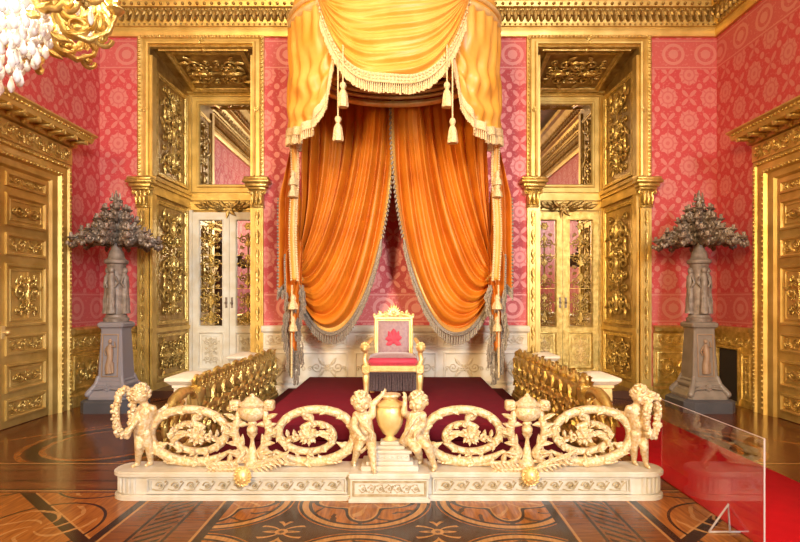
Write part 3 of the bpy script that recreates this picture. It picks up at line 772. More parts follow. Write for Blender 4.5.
# ---- lyre urns
def lyre_urn(cx, label, label2):
    o = empty('lyre_urn', (cx,4.42,PT), label, 'urn', 'lidded urns on lyre supports')
    c = (cx,4.42,0)
    m = MB(); m.lathe([(.02,.56),(.04,.575),(.03,.595),(.07,.61),(.105,.64),(.115,.68),(.10,.715),(.112,.725),(.114,.74),(.08,.76),(.055,.785),(.025,.8),(.02,.815),(.008,.825)],20,c,1,.8,wave=.03,waven=10)
    m.build('urn_body', M['cream_gilt'], o, smooth=40)
    m = MB(); m.ball((cx,4.42,.525),.046,12,8); m.lathe([(.02,.5),(.045,.495),(.03,.47),(.016,.45),(.02,.4),(.03,.37),(.04,.30),(.06,.25),(.07,.228)],14,c,1,.7); m.build('ball_and_stem', M['cream_gilt'], o, smooth=40)
    for sg in (-1,1):
        m = MB(); m.tube([(cx+sg*.12,4.42,.735),(cx+sg*.105,4.42,.68),(cx+sg*.125,4.41,.6),(cx+sg*.145,4.41,.52),(cx+sg*.12,4.41,.42),(cx+sg*.07,4.41,.36),(cx+sg*.10,4.41,.28),(cx+sg*.17,4.41,.235)],[.024,.026,.034,.036,.034,.028,.03,.024],8)
        m.bbox((cx+sg*.10,4.38,.685),(cx+sg*.185,4.46,.77),.014)
        m.M = onback(cx,4.385,0)
        m.spiral(sg*.142,.728,.032,0,1.3,sg,.009,.004)
        for k in range(5): m.leaf(sg*(.13-.01*k),.62-.07*k,PI/2+sg*(-.9-.1*k),.10,.045,0,.03,-.2*sg)
        m.build('lyre_arm', M['cream_gilt'], o, smooth=50)
    p = empty('palm_spray_with_mask', (cx-.02,4.3,PT), label2, 'carved mask', 'masks with palm sprays on the plinth edge')
    m = MB(); m.M = onback(cx,4.27,PT+.02)
    for sg in (-1,1):
        pts = [(0,0,0),(sg*.12,.03,.01),(sg*.24,.045,0),(sg*.34,.03,-.01)] if sg>0 else [(0,0,0),(-.12,.0,.01),(-.22,-.005,.01),(-.3,.005,0)]
        m.tube(pts,[.014,.012,.009,.005],6)
        for k in range(8):
            t_ = .12+.1*k; x = sg*.34*t_; y = (.12*t_ if sg>0 else 0)
            for w_ in (-1,1): m.leaf(x,y,(0 if sg>0 else PI)+w_*.55,.085,.028,0,.02,.15*w_)
    m.build('palm_spray', M['cream_gilt'], p, smooth=60)
    m = MB(); m.M = onback(cx-.02,4.235,PT-.02)
    m.ball((0,0,.02),(.052,.062,.045),12,8); m.ball((0,-.005,.06),(.013,.02,.015),6,5)
    for sg in (-1,1): m.ball((sg*.02,.012,.05),(.014,.008,.01),6,4); m.ball((sg*.022,-.022,.045),(.018,.014,.016),6,4)
    m.ball((0,-.036,.045),(.016,.007,.012),6,4)
    for k in range(14): a = 2*PI*k/14; m.leaf(.045*math.cos(a),.054*math.sin(a),a+.5,.035,.03,.005,.03,.5)
    m.build('mask', M['gold_light'], p, smooth=60)
lyre_urn(-1.25, 'pale lidded urn in a lyre frame left of centre on the plinth', 'gilded mask with palm leaves below the pale left urn')
lyre_urn(1.03, 'golden lidded urn in a lyre frame right of centre on the plinth', 'gilded mask with palm leaves below the golden right urn')

# ---- central vase on its stepped block
v = empty('central_vase', (-.107,4.42,PT), 'gold ribbed vase on a stepped block between the two central cherubs', 'vase')
c = (-.107,4.42,0)
m = MB(); m.lathe([(.04,.44),(.06,.445),(.04,.46),(.03,.475),(.06,.5),(.095,.56),(.118,.64),(.122,.69),(.108,.72),(.12,.73),(.12,.745),(.08,.76),(.06,.775)],32,c,wave=.035,waven=16); m.build('vase_body', M['gold_light'], v, smooth=50)
m = MB(); m.lathe([(.05,.775),(.06,.785),(.075,.795),(.09,.81),(.085,.822),(.04,.83),(.01,.835)],20,c); m.build('vase_lid', M['cream_gilt'], v, smooth=40)
m = MB()
for h,z0,z1 in ((.23,PT+.005,.27),(.19,.27,.30),(.16,.30,.36),(.18,.36,.385),(.12,.385,.41),(.08,.41,.44)): m.bbox((c[0]-h,4.42-h*.75,z0),(c[0]+h,4.42+h*.6,z1),.006)
for k in range(9): m.ball((c[0]-.14+.035*k,4.42-.122,.33),.013,6,4)
m.build('stepped_block', M['plinth'], v, smooth=30)

# ---- cherub figures
def capsule(m, p, q, r1, r2, n=10):
    p,q = Vector(p),Vector(q); L = (q-p).length; pts = []; rad = []
    d = (q-p)/max(L,1e-6)
    for k in (0,.5,.85): pts.append(p-d*r1*math.cos(k*PI/2)); rad.append(max(.15*r1, r1*math.sin(k*PI/2)))
    for k in (0,.35,.7,1): pts.append(p+d*L*k); rad.append(r1+(r2-r1)*k)
    for k in (.15,.5,1): pts.append(q+d*r2*math.sin(k*PI/2)); rad.append(max(.15*r2, r2*math.cos(k*PI/2)))
    m.tube(pts, rad, n)
def cherub(label, J, look, side, scale=1.0, extra=None):
    """J: joints in world metres. side: vector pointing to the figure's first-arm shoulder"""
    J = {k:(Vector(a) if not isinstance(a,list) else [Vector(b) for b in a]) for k,a in J.items()}
    foot = min([l[-1] for k,l in J.items() if k.startswith('leg')], key=lambda a:a.z)
    look = Vector(look).normalized(); side = Vector(side).normalized()
    m = MB(); s = scale; hd = J['head']; ch = J['chest']; hp = J['hip']
    capsule(m, ch, hp, .062*s, .066*s, 12)                                   # trunk
    m.ball(tuple(ch.lerp(hp,.6)+look*.022*s), (.055*s,.055*s,.06*s), 12, 8)      # belly
    nk = ch.lerp(hd,.42); capsule(m, ch+(nk-ch)*.2, nk, .04*s, .032*s)
    R = .072*s
    m.ball(tuple(hd), (R*.95,R*.98,R*1.08), 16, 12)
    up = Vector((0,0,1)); rt = look.cross(up).normalized(); up = rt.cross(look).normalized()
    def hp_(a,b,c_): return tuple(hd+rt*a*R+up*b*R+look*c_*R)
    for sg in (-1,1):
        m.ball(hp_(sg*.42,-.32,.62),(R*.36,R*.36,R*.34),8,6)                      # cheeks
        m.ball(hp_(sg*.38,.22,.86),(R*.2,R*.2,R*.1),8,6); m.ball(hp_(sg*.98,-.05,-.05),(R*.16,R*.16,R*.24),6,5)
    m.ball(hp_(0,-.1,1.03),(R*.16,R*.16,R*.2),8,6); m.ball(hp_(0,-.42,.92),(R*.2,R*.16,R*.09),8,5); m.ball(hp_(0,-.72,.7),(R*.26,R*.26,R*.2),8,6)
    for i,key in enumerate(('armA','armB')):
        if key not in J: continue
        sg = 1 if i==0 else -1; sh = ch+side*sg*.06*s+Vector((0,0,.022*s)); el, ha = J[key]
        capsule(m, sh, el, .033*s, .026*s); capsule(m, el, ha, .027*s, .017*s)
        d = (ha-el).normalized(); pr = d.orthogonal().normalized(); qd = d.cross(pr)
        m.ball(tuple(ha+d*.012), (.019*s,.019*s,.021*s), 8, 6)
        for k in range(4):
            o_ = pr*(-.013+.0088*k)*s; L_ = (.026,.031,.029,.022)[k]*s
            a = ha+d*.022*s+o_; b = a+d*L_*.6+qd*.004; capsule(m, a, b, .0062*s, .0056*s, 6); capsule(m, b, b+d*L_*.35+qd*.012*s, .0056*s, .005*s, 6)
        a = ha-pr*.012*s; capsule(m, a, a+(d-pr*.9).normalized()*.026*s, .0075*s, .006*s, 6)
    for i,key in enumerate(('legA','legB')):
        sg = 1 if i==0 else -1; h0 = hp+side*sg*.033*s-Vector((0,0,.015*s)); kn, ft = J[key]
        an = ft+Vector((0,0,.022*s))
        capsule(m, h0, kn, .049*s, .035*s, 12); capsule(m, kn, an, .035*s, .021*s, 10)
        m.ball(tuple(kn.lerp(an,.3)-look*.006), (.034*s,.034*s,.045*s), 8, 6)
        fd = (Vector((look.x,look.y,0))*.8+Vector((0,-.5,0))).normalized(); capsule(m, ft+Vector((0,0,.016*s)), ft+fd*.045*s+Vector((0,0,.011*s)), .02*s, .015*s)
    o = m.build('cherub_statue', M['cream_gilt'], None, smooth=None, origin=foot)
    md = o.modifiers.new('skin','REMESH'); md.mode = 'VOXEL'; md.voxel_size = .0052; md.use_smooth_shade = True
    md = o.modifiers.new('soft','SMOOTH'); md.iterations = 3; md.factor = .5
    h = MB(); rr = random.Random(3)
    for k in range(70):
        a = rr.uniform(0,2*PI); b = rr.uniform(-.35,1.0); q = math.sqrt(max(0,1-b*b)); v_ = rt*q*math.cos(a)+look*q*math.sin(a)+up*b
        if v_.dot(look)>.42 and v_.dot(up)<.62: continue
        p = hd+Vector((v_.x*R*.98,v_.y*R*1.0,v_.z*R*1.1)); h.ball(tuple(p), R*rr.uniform(.17,.26), 6, 5)
    h.build('curly_hair', M['cream_gilt'], o, smooth=60, origin=foot)
    tag(o, label, 'statue', 'cherub statues of the front balustrade')
    return o, foot
def flr(px, py, z=PT+.001): d = (EYE-z)*F/(py-VY); return W(px,py,d)
def garland(o, foot, c, hw, hh, tilt):
    m = MB(); rr = random.Random(5); pts = []
    for k in range(40):
        a = 2*PI*k/40; pts.append((c[0]+hw*math.cos(a), c[1]+tilt*math.sin(a)+.05*math.cos(a), c[2]+hh*math.sin(a)))
    m.tube(pts, .026, 7, closed=True)
    for p in pts:
        for j in range(5): m.ball((p[0]+rr.uniform(-.024,.024),p[1]+rr.uniform(-.028,.01),p[2]+rr.uniform(-.02,.02)), rr.uniform(.012,.021), 6, 5)
    m.build('flower_garland', M['cream_gilt'], o, smooth=60, origin=foot)
o, ft = cherub('cherub holding a flower garland at the left end of the plinth', dict(
    head=W(141,394,4.34), chest=W(147,411,4.36), hip=W(143,430,4.38),
    armA=[W(136,421,4.30), W(129,431,4.25)], armB=[W(155,415,4.40), W(163,409,4.43)],
    legA=[W(139,446,4.33), flr(138,466)], legB=[W(149,447,4.38), flr(151,465)]), (-.75,-.65,-.15), (-.8,.3,0), 1.0)
garland(o, ft, W(125,412,4.32), .045, .185, .0)
o, ft = cherub('cherub holding a flower garland at the right end of the plinth', dict(
    head=W(640,395,4.34), chest=W(635,411,4.36), hip=W(639,431,4.38),
    armA=[W(646,421,4.30), W(650,432,4.26)], armB=[W(626,415,4.40), W(618,412,4.43)],
    legA=[W(644,447,4.33), flr(646,467)], legB=[W(634,448,4.40), flr(634,464)]), (.1,-.95,-.2), (.8,.3,0), 1.0)
garland(o, ft, W(652,415,4.32), .07, .165, .0)
def sash(o, ft, pts, r):
    m = MB()
    for k in range(4):
        off = [(p[0]+.008*math.cos(k*1.6+i*.8), p[1]-.008*k+.01, p[2]+.009*math.sin(k*1.6+i*.9)) for i,p in enumerate(pts)]
        m.tube(off, [r*.5]+[r]*(len(pts)-2)+[r*.6], 7)
    m.build('draped_sash', M['cream_gilt'], o, smooth=60, origin=ft)
o, ft = cherub('standing cherub with one arm on the left of the central gold vase', dict(
    head=W(361,402,4.34), chest=W(364,418,4.36), hip=W(366,435,4.38),
    armA=[W(354,427,4.27), W(361,436,4.22)], armB=[W(373,404,4.36), W(382,395,4.36)],
    legA=[W(358,448,4.36), flr(354,465)], legB=[W(372,449,4.26), flr(374,472,PT+.007)]), (.25,-.95,-.1), (-1,.1,0), 1.05)
sash(o, ft, [W(355,413,4.33),W(364,424,4.28),W(372,432,4.29),W(370,445,4.30),W(361,452,4.33)], .012)
o, ft = cherub('striding cherub shading its face on the right of the central vase', dict(
    head=W(418,402,4.36), chest=W(415,418,4.36), hip=W(412,435,4.36),
    armA=[W(404,413,4.28), W(405,399,4.28)], armB=[W(423,425,4.36), W(416,434,4.27)],
    legA=[W(417,450,4.27), flr(421,463,PT+.007)], legB=[W(427,446,4.28), flr(435,470)]), (-.5,-.8,-.15), (-1,.1,0), 1.05)
sash(o, ft, [W(421,410,4.35),W(413,420,4.29),W(406,432,4.30),W(401,441,4.34),W(407,446,4.36)], .011)

# ---- side balustrades in gold, receding on both sides of the dais
def side_rail(sg, label):
    x0 = AX+sg*1.93; y0 = 4.66; x1 = AX+sg*1.86; y1 = 8.05
    o = empty('side_balustrade', (x0,y0,0), label, 'balustrade', 'gilded side balustrades of the dais')
    L = math.hypot(x1-x0,y1-y0); u = Vector((x1-x0,y1-y0,0))/L; nn = Vector((u.y,-u.x,0))   # nn towards +x
    B = basis((x0,y0,0), tuple(u), (0,0,1), tuple(nn))
    m = MB(); m.M = B
    m.box((0,0,-.1),(L,.2,.1)); m.box((0,.2,-.085),(L,.24,.085)); m.box((.55,.25,-.03),(L,.70,.03))
    m.build('base_rail', M['gold'], o)
    m = MB(); m.M = B
    m.tube([(-.02,.62,0),(.1,.70,0),(.25,.74,0),(.42,.73,0),(.55,.66,0)],[.03,.05,.055,.05,.03],10); m.box((.55,.70,-.06),(L,.76,.06))
    for k in range(int((L-.55)/.1)):
        x = .6+.1*k
        for s_ in (-1,1): m.leaf(x,.74+.03*(k%3),(PI/2)+s_*.6,.10+.02*(k%2),.07,s_*.03,.04,.3*s_)
        m.rosette(x,.765,.05,.05,5)
        if k%3==0: m.spiral(x,.82,.05,-PI/2,1.4,1 if k%2 else -1,.022,0)
    m.build('hand_rail', M['gold'], o, smooth=40)
    n = 9; p = (L-.62)/n
    for s_ in (-1,1):
        g = MB(); g.M = B if s_>0 else B @ Matrix(((1,0,0,0),(0,1,0,0),(0,0,-1,0),(0,0,0,1)))
        for k in range(n):
            xx = .62+p*(k+.5); g.arabesque(xx,.48,p*1.05,.5,.03,k,1.6); g.rosette(xx,.5,.10,.07,8)
            for q_ in range(7): a = q_*.9+k; g.leaf(xx+.08*math.cos(a),.5+.12*math.sin(a),a,.13,.08,.05,.05,.3)
        g.build('openwork_relief', M['gold'], o, smooth=60)
    for k in range(n+1):
        g = MB(); g.M = B; x = .62+p*k
        b = MB(); b.lathe([(.06,.24),(.06,.28),(.04,.30),(.055,.36),(.08,.44),(.06,.52),(.04,.56),(.055,.60),(.075,.66),(.08,.72),(.05,.745),(.055,.78),(.06,.80),(.035,.83),(.01,.84)],10,(0,0,0))
        g.M = B @ Matrix.Translation((x,0,0)) @ Matrix(((1,0,0,0),(0,0,1,0),(0,1,0,0),(0,0,0,1))); g.v += [g.M @ q for q in b.v]; g.f += [f[::-1] for f in b.f]
        g.M = B
        for s_ in (-1,1): g.leaf(x,.78,PI/2+s_*.7,.12,.07,.02,.03,.3*s_); g.leaf(x,.5,PI/2+s_*.9,.13,.07,.075,.03,.2*s_)
        g.build('baluster', M['gold'], o, smooth=50)
    g = MB(); g.M = B
    for s_ in (.03,-.05):
        g.spiral(.2,.47,.2,PI/2,1.6,1,.035,s_,end=.25,n=8); g.rosette(.2,.47,.1,s_,7)
        for k in range(7): g.leaf(.2+.19*math.cos(k*.9),.47+.19*math.sin(k*.9),k*.9+.6,.1,.05,s_,.04,.3)
    g.build('end_scroll', M['gold'], o, smooth=60)
    return o
side_rail(-1, 'gilded side balustrade running back beside the left edge of the dais')
side_rail(1, 'gilded side balustrade running back beside the right edge of the dais')
def post(x, y, z, w, label, mat):
    o = empty('capped_post', (x,y,0), label, 'post', 'square posts beside the side balustrades')
    m = MB(); m.sqlathe([(w*.40,0),(w*.40,.12),(w*.34,.13),(w*.32,z-.16),(w*.36,z-.15),(w*.36,z-.12)],(x,y,0),.05); m.build('shaft', mat, o, smooth=20)
    m = MB(); m.sqlathe([(w*.38,z-.12),(w*.44,z-.10),(w*.50,z-.075),(w*.5,z-.05),(w*.46,z-.04),(w*.15,z)],(x,y,0),.04); m.build('cap', M['ivory'], o, smooth=20)
post(-2.28,5.72,.83,.40,'cream capped post just left of the left gilded side balustrade, the nearer one',M['ivory'])
post(-2.36,7.9,.83,.40,'cream capped post by the left glazed door, farther from the viewer',M['ivory'])
post(2.07,5.72,.83,.40,'cream capped post just right of the right gilded side balustrade, the nearer one',M['gold_light'])
post(2.10,7.9,.83,.36,'cream capped post by the right glazed door, farther from the viewer',M['gold_light'])
# ================================================================= CANOPY AND HANGINGS
CY, CA, CB, CZ = 7.62, 1.46, 1.02, 5.40
def oval(phi, a=CA, b=CB):                         # phi 0 = left side, 90deg = front
    return AX-a*math.cos(phi), CY-b*math.sin(phi)
cn = empty('throne_canopy', (AX,CY,CZ), 'golden oval canopy with yellow silk swags high above the throne', 'canopy')
m = MB(); N = 64
for z,r,e in ((CZ,.055,0),(CZ+.11,.03,.03),(CZ+.52,.04,-.1)): m.tube([(*oval(2*PI*k/N,CA+e,CB+e),z) for k in range(N)], r, 8, closed=True)
m.build('oval_rim', M['gold_light'], cn, smooth=60)
m = MB(); prof = [(1.0,0),(1.02,.1),(.99,.3),(.93,.52),(.8,.7),(.6,.82),(.35,.9),(.08,.93)]; vs = []
for q,z in prof:
    for k in range(N): x,y = oval(2*PI*k/N, CA*q, CB*q); vs.append((x,y,CZ+z))
m.add(vs,[(j*N+k,j*N+(k+1)%N,(j+1)*N+(k+1)%N,(j+1)*N+k) for j in range(len(prof)-1) for k in range(N)]+[tuple(range((len(prof)-1)*N,len(prof)*N))])
m.build('crown', M['yellow_silk'], cn, smooth=60)
# inner tester: dark lining and moulded oval at its foot
ia, ib, iy = .97, .62, 7.36
def inner(k, n, a=ia, b=ib): t_ = 2*PI*k/n; return AX-a*math.cos(t_), iy-b*math.sin(t_)
m = MB(); vs = []
for q,z in ((1,4.6),(1,5.4),(.97,5.4),(.97,4.6)):
    for k in range(N): vs.append((*inner(k,N,ia*q,ib*q),z))
m.add(vs,[(j*N+k,j*N+(k+1)%N,((j+1)%4)*N+(k+1)%N,((j+1)%4)*N+k) for j in range(4) for k in range(N)]); m.build('lining', M['maroon'], cn, smooth=60)
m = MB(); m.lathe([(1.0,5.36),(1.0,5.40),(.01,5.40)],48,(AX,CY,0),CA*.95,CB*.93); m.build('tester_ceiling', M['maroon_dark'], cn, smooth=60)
m = MB()
for z,r,e in ((4.53,.05,0),(4.62,.03,-.02),(4.70,.05,.0),(4.77,.025,-.02)): m.tube([(*inner(k,N,ia+e,ib+e),z) for k in range(N)], r, 8, closed=True)
m.build('inner_moulding', M['gold_light'], cn, smooth=60)

def fringe(m, pts, L, step=.02, r=.008, band=.03, swing=.0):
    """bullion fringe hanging from a polyline"""
    P = [Vector(p) for p in pts]; m.tube([tuple(p) for p in P], band*.5, 6); m.tube([tuple(p-Vector((0,.01,band*.8))) for p in P], band*.42, 6)
    acc = 0; rr = random.Random(len(pts))
    for a,b in zip(P,P[1:]):
        d = (b-a).length
        while acc < d:
            p = a.lerp(b, acc/d); q = p+Vector((rr.uniform(-.004,.004),rr.uniform(-.006,.006)-.008,-band-L*rr.uniform(.9,1.06)))
            m.tube([tuple(p-Vector((0,0,band))), tuple(p.lerp(q,.55)+Vector((0,-.004,0))), tuple(q)], [r*.55,r,r*1.25], 5)
            acc += step
        acc -= d
# front swag
X0 = 1.0; ZT = 5.52
def swag(u, v, out=0):
    t_ = u*2-1; sag = .12+1.08*v; z = ZT-sag*(1-abs(t_)**3.0)-.0*v
    z += .10*(1-v)*(1-t_*t_)
    xx = t_*(X0-.04*math.sin(v*3)); yy = CY-CB*math.sqrt(max(0,1-(xx/CA)**2))
    fold = .035*math.sin(2*PI*(6.0*v+.35*t_*t_+.12*math.sin(3*t_)))*(1-t_*t_)**.5*(.4+.6*v)+.012*math.sin(2*PI*(14*v+1.3*t_))
    return (AX+xx, yy-.09-.10*v*(1-t_*t_)+fold-out, z)
m = MB(); m.cloth(lambda u,v: swag(u,v), 70, 90, .012); m.build('front_swag', M['yellow_silk'], cn, smooth=None)
m = MB()
m.cloth(lambda u,v: (lambda p: (p[0],p[1]-.012,p[2]-.10*v*(1-abs(2*u-1)**6)))(swag(u,1)), 70, 3, .012)
for k in range(46): p = swag((k+.5)/46,1); m.ball((p[0],p[1]-.03,p[2]-.03),(.014,.01,.02),6,4); m.ball((p[0],p[1]-.03,p[2]-.075),(.012,.01,.014),6,4)
m.build('swag_braid', M['cream_fringe'], cn, smooth=60)
m = MB(); fringe(m, [(lambda p:(p[0],p[1]-.02,p[2]-.10))(swag(k/80,1)) for k in range(3,78)], .13, .026, .011, .02)
m.build('swag_fringe', M['cream_fringe'], cn, smooth=60)
# side lambrequins
def zbot(ph):
    d = math.degrees(ph); T = ((-40,4.0),(-10,3.95),(10,3.90),(27,3.82),(39,3.78),(47,3.86),(53,4.02),(57,4.25),(60.5,4.65),(64,5.05),(70,5.45))
    for (a,za),(b,zb) in zip(T,T[1:]):
        if d <= b: t_ = (d-a)/(b-a); return za+(zb-za)*max(0,t_)
    return T[-1][1]
for sg in (1,-1):
    def lamb(u, v, out=0, dz=0):
        ph = math.radians(-35+105*(1-(1-u)**1.35)); zb = zbot(ph)-dz*0; x,y = oval(ph, CA+.03, CB+.03)
        z = CZ+.02-(CZ-zb)*v; k = min(1,(CZ-zb)/1.0)
        ang = ph*9+v*1.8
        f = .07*(abs(math.sin(PI*(9.5*u+.7*v*v)))-.6)*k*v**.45+.014*math.sin(2*PI*(12.3*u-1.3*v))*k
        f += .03*math.sin(2*PI*(3.2*v*v+4*(u-.62)**2))*k*math.exp(-((u-.66)*5)**2)
        nx,ny = -math.cos(ph),-math.sin(ph); xs = x+nx*(f+out); 
        return (xs if sg>0 else 2*AX-xs, y+ny*(f+out), z)
    m = MB(); m.cloth(lambda u,v: lamb(u,v), 60, 60, .012); m.build('side_swag', M['yellow_silk'], cn, smooth=None)
    m = MB(); m.cloth(lambda u,v: (lambda p:(p[0],p[1],p[2]+.09*(1-v)-.02))(lamb(u,1,.014)), 60, 3, .01)
    fringe(m, [(lambda p:(p[0],p[1],p[2]-.02))(lamb(k/60,1,.012)) for k in range(2,60)], .12, .026, .010, .02)
    m.build('side_fringe', M['cream_fringe'], cn, smooth=60)
def tassel(px, py0, pyc, d):
    """cord from pyc, head at py0"""
    p = W(px,py0,d); top = W(px,pyc,d); m = MB()
    m.tube([tuple(top),tuple(p)], .010, 6)
    m.lathe([(.012,0),(.03,-.01),(.04,-.045),(.03,-.075),(.022,-.09),(.035,-.11),(.05,-.15),(.058,-.22),(.066,-.29),(.06,-.31),(.02,-.315)],14,tuple(p),wave=.06,waven=7)
    m.build('tassel', M['cream_fringe'], cn, smooth=50)
for px,py0,pyc in ((343,82,45),(338,116,58),(447,82,45),(452.5,118,58)): tassel(px,py0,pyc,6.52)

# ---- the two great orange curtains
def bez(P,t_): a=(1-t_); return tuple(a**3*P[0][i]+3*a*a*t_*P[1][i]+3*a*t_*t_*P[2][i]+t_**3*P[3][i] for i in (0,1))
def mixp(a,b,k): return tuple(a[i]+(b[i]-a[i])*k for i in (0,1))
def make_curtain(side, label):
    mir = lambda x: x-2*max(0,min(1,(340-x)/40)) if side<0 else 785.5-x+6*max(0,min(1,(340-x)/40))
    def strand(s, v):
        g = s**1.15
        P0 = (304+90*s, 92+9*math.sin(PI*s*.9))
        P1 = mixp((303,160),(401,250),g); P2 = mixp((304,220),(339,410),s**1.35); P3 = mixp((300,258),(300,292),s)
        x,y = bez((P0,P1,P2,P3), v)
        return x,y
    ph = 0.4 if side<0 else 1.7
    def surf(s, v, out=0):
        x,y = strand(s,v); ease = min(1,v*5)*min(1,(1-v)*3.5+.15)
        a = 2*PI*(s*9.5+.25*math.sin(v*5+s*7+ph))
        f = .065*(abs(math.sin(a/2))*2-1)+.04*math.sin(a*.7+1.3+ph)+.008*math.sin(a*2.3+v*3)
        d = (8.12 if side<0 else 8.04)+.10*s-.28*math.sin(PI*min(1,v*1.0))*(.25+.75*s)*.9-.18*v*(1-s)
        n = noise.noise(Vector((s*5,v*5,ph)))*.03
        w = W(mir(x),y,d); w.y += -(f*(.35+.65*ease))-out+n; return tuple(w)
    o = empty('throne_curtain', tuple(W(mir(302),265,8.0)), label, 'curtain', 'orange curtains behind the throne')
    m = MB(); m.cloth(lambda s,v: surf(s,v), 190, 80, .012); m.build('velvet_curtain', M['orange_velvet'], o, smooth=None)
    m = MB(); m.cloth(lambda a,v: surf(.965+.035*a,v,.016), 4, 90, .02); m.build('ochre_border', M['braid'], o, smooth=None)
    pts = [surf(1.0,.0+k/90*.96,.02) for k in range(91)]
    m = MB()
    # upper part is a narrow edging, lower part deep bullion
    lo = [p for p in pts if p[2] < 2.35]; hi = [p for p in pts if p[2] >= 2.35]
    up = [p for i,p in enumerate(pts)]
    kk = next(i for i,p in enumerate(pts) if p[2]<2.5)
    for i in range(0,kk):
        p = pts[i]
        for j in range(3):
            q = (p[0]+(1 if side<0 else -1)*.008*j, p[1]-.01, p[2]-.012*j); m.ball(q, (.014,.014,.026), 6, 4)
    fringe(m, pts[kk:], .135, .040, .0135, .035)
    m.build('bullion_fringe', M['grey_fringe'], o, smooth=60)
    # tie-back
    c = Vector(surf(.45,.985)); m = MB()
    m.tube([tuple(c+Vector((.07*math.cos(a),.10*math.sin(a),.10*math.cos(a)*(1 if side>0 else -1)))) for a in [2*PI*k/20 for k in range(20)]], .02, 8, closed=True)
    m.build('tie_cord', M['braid'], o, smooth=60)
make_curtain(-1,'orange velvet curtain looped to the left of the throne with grey fringe')
make_curtain(1,'orange velvet curtain looped to the right of the throne with grey fringe')

# ---- curtain tails with zigzag hems
def tail(side, label):
    mir = lambda x: x if side<0 else 2*395.2-x
    o = empty('curtain_tail', tuple(W(mir(291),300,7.85)), label, 'curtain tail', 'orange curtain tails beside the throne')
    def layer(name, x0, x1, ytop, yb0, yb1, d, nf, amp, mat, frg, taper=0, zig=0, Lf=.1):
        def fn(u, v):
            yb = yb0+(yb1-yb0)*u + zig*abs(((u*2.0)%1)-.5)*2
            y = ytop+(yb-ytop)*v; xc = (x0+x1)/2; x = xc+(x0+(x1-x0)*u-xc)*(1-taper*v)*min(1,.12+2.6*v)+(1-min(1,2.5*v))*2.5
            p = W(mir(x),y,d); p.y -= amp*math.sin(2*PI*nf*u+v)+.02*math.sin(5*v+u*4); return tuple(p)
        m = MB(); m.cloth(fn, 40, 40, .012); m.build(name, mat, o, smooth=None)
        if frg:
            m = MB(); fringe(m, [(lambda q:(q[0],q[1]-.012,q[2]))(fn(k/30,1)) for k in range(31)], Lf, .022, .010, .03); 
            for k in range(0,26):
                for e in ((0,) if side<0 else (0,)):
                    p = fn(e,.35+.65*k/26); m.ball((p[0],p[1]-.01,p[2]),(.02,.014,.022),6,4)
            m.build(name+'_fringe', M['grey_fringe'], o, smooth=60)
    layer('outer_fold', 279, 300, 150, 282, 290, 7.95, 2.5, .05, M['orange_velvet'], True, -.08, 10)
    layer('middle_fold', 285, 303, 225, 318, 300, 7.86, 2.0, .04, M['orange_velvet'], True, .1, -6)
    layer('inner_fold', 288, 301, 280, 345, 352, 7.80, 1.5, .03, M['orange_velvet'], True, .2, 8, .2)
    # braided gold strip falling in front
    def st(u,v):
        p = W(mir(290.5+6.5*u+1.2*math.sin(v*7)),138+142*v,7.62); p.y -= .02*math.sin(u*PI); return tuple(p)
    m = MB(); m.cloth(st, 6, 50, .015); m.build('golden_strip', M['yellow_silk'], o, smooth=None)
    for e,r in ((1,.022),(0,.016)):
        m = MB(); m.tube([st(e,k/60) for k in range(61)], r*.6, 5)
        for k in range(61): p = st(e, k/60); m.ball((p[0],p[1]-.01,p[2]),(r,r*.8,r),6,4)
        m.build('strip_braid', M['cream_fringe'], o, smooth=60)
    # cord with pendant bells
    m = MB(); a,b = W(mir(292),285,7.6), W(mir(291.5),378,7.6); m.tube([tuple(a),tuple(b)],.014,6)
    m.build('cord', M['cream_fringe'], o, smooth=50)
    for y,r in ((176,.055),(188,.06),(300,.06),(322,.05)):
        m = MB(); p = W(mir(293),y,7.56); m.lathe([(.01,.08),(r*.5,.06),(r*.7,.02),(r*.5,-.01),(r,-.06),(r*1.2,-.13),(r*.5,-.14)],12,tuple(p),wave=.08,waven=6); m.build('bell', M['cream_fringe'], o, smooth=50)
    # long grey bullion cascade
    m = MB(); rr = random.Random(4)
    for x0,y0,x1,y1,n in ((285,290,288,365,26),(301,285,299,362,26),(288,345,295,378,14)):
        for k in range(n):
            t_ = k/n; p = W(mir(x0+(x1-x0)*t_+2.2*math.sin(t_*9)), y0+(y1-y0)*t_, 7.74); L = .14+rr.uniform(-.02,.03)
            for j in range(3): q = p+Vector((rr.uniform(-.03,.03),rr.uniform(-.03,.02),0)); m.tube([tuple(q),tuple(q+Vector((rr.uniform(-.02,.02),-.01,-L*.5))),tuple(q+Vector((rr.uniform(-.02,.02),0,-L)))],[.009,.012,.012],5)
    m.build('bullion_cascade', M['grey_fringe'], o, smooth=60)
tail(-1,'fringed orange curtain tail hanging left of the left curtain')
tail(1,'fringed orange curtain tail hanging right of the right curtain')
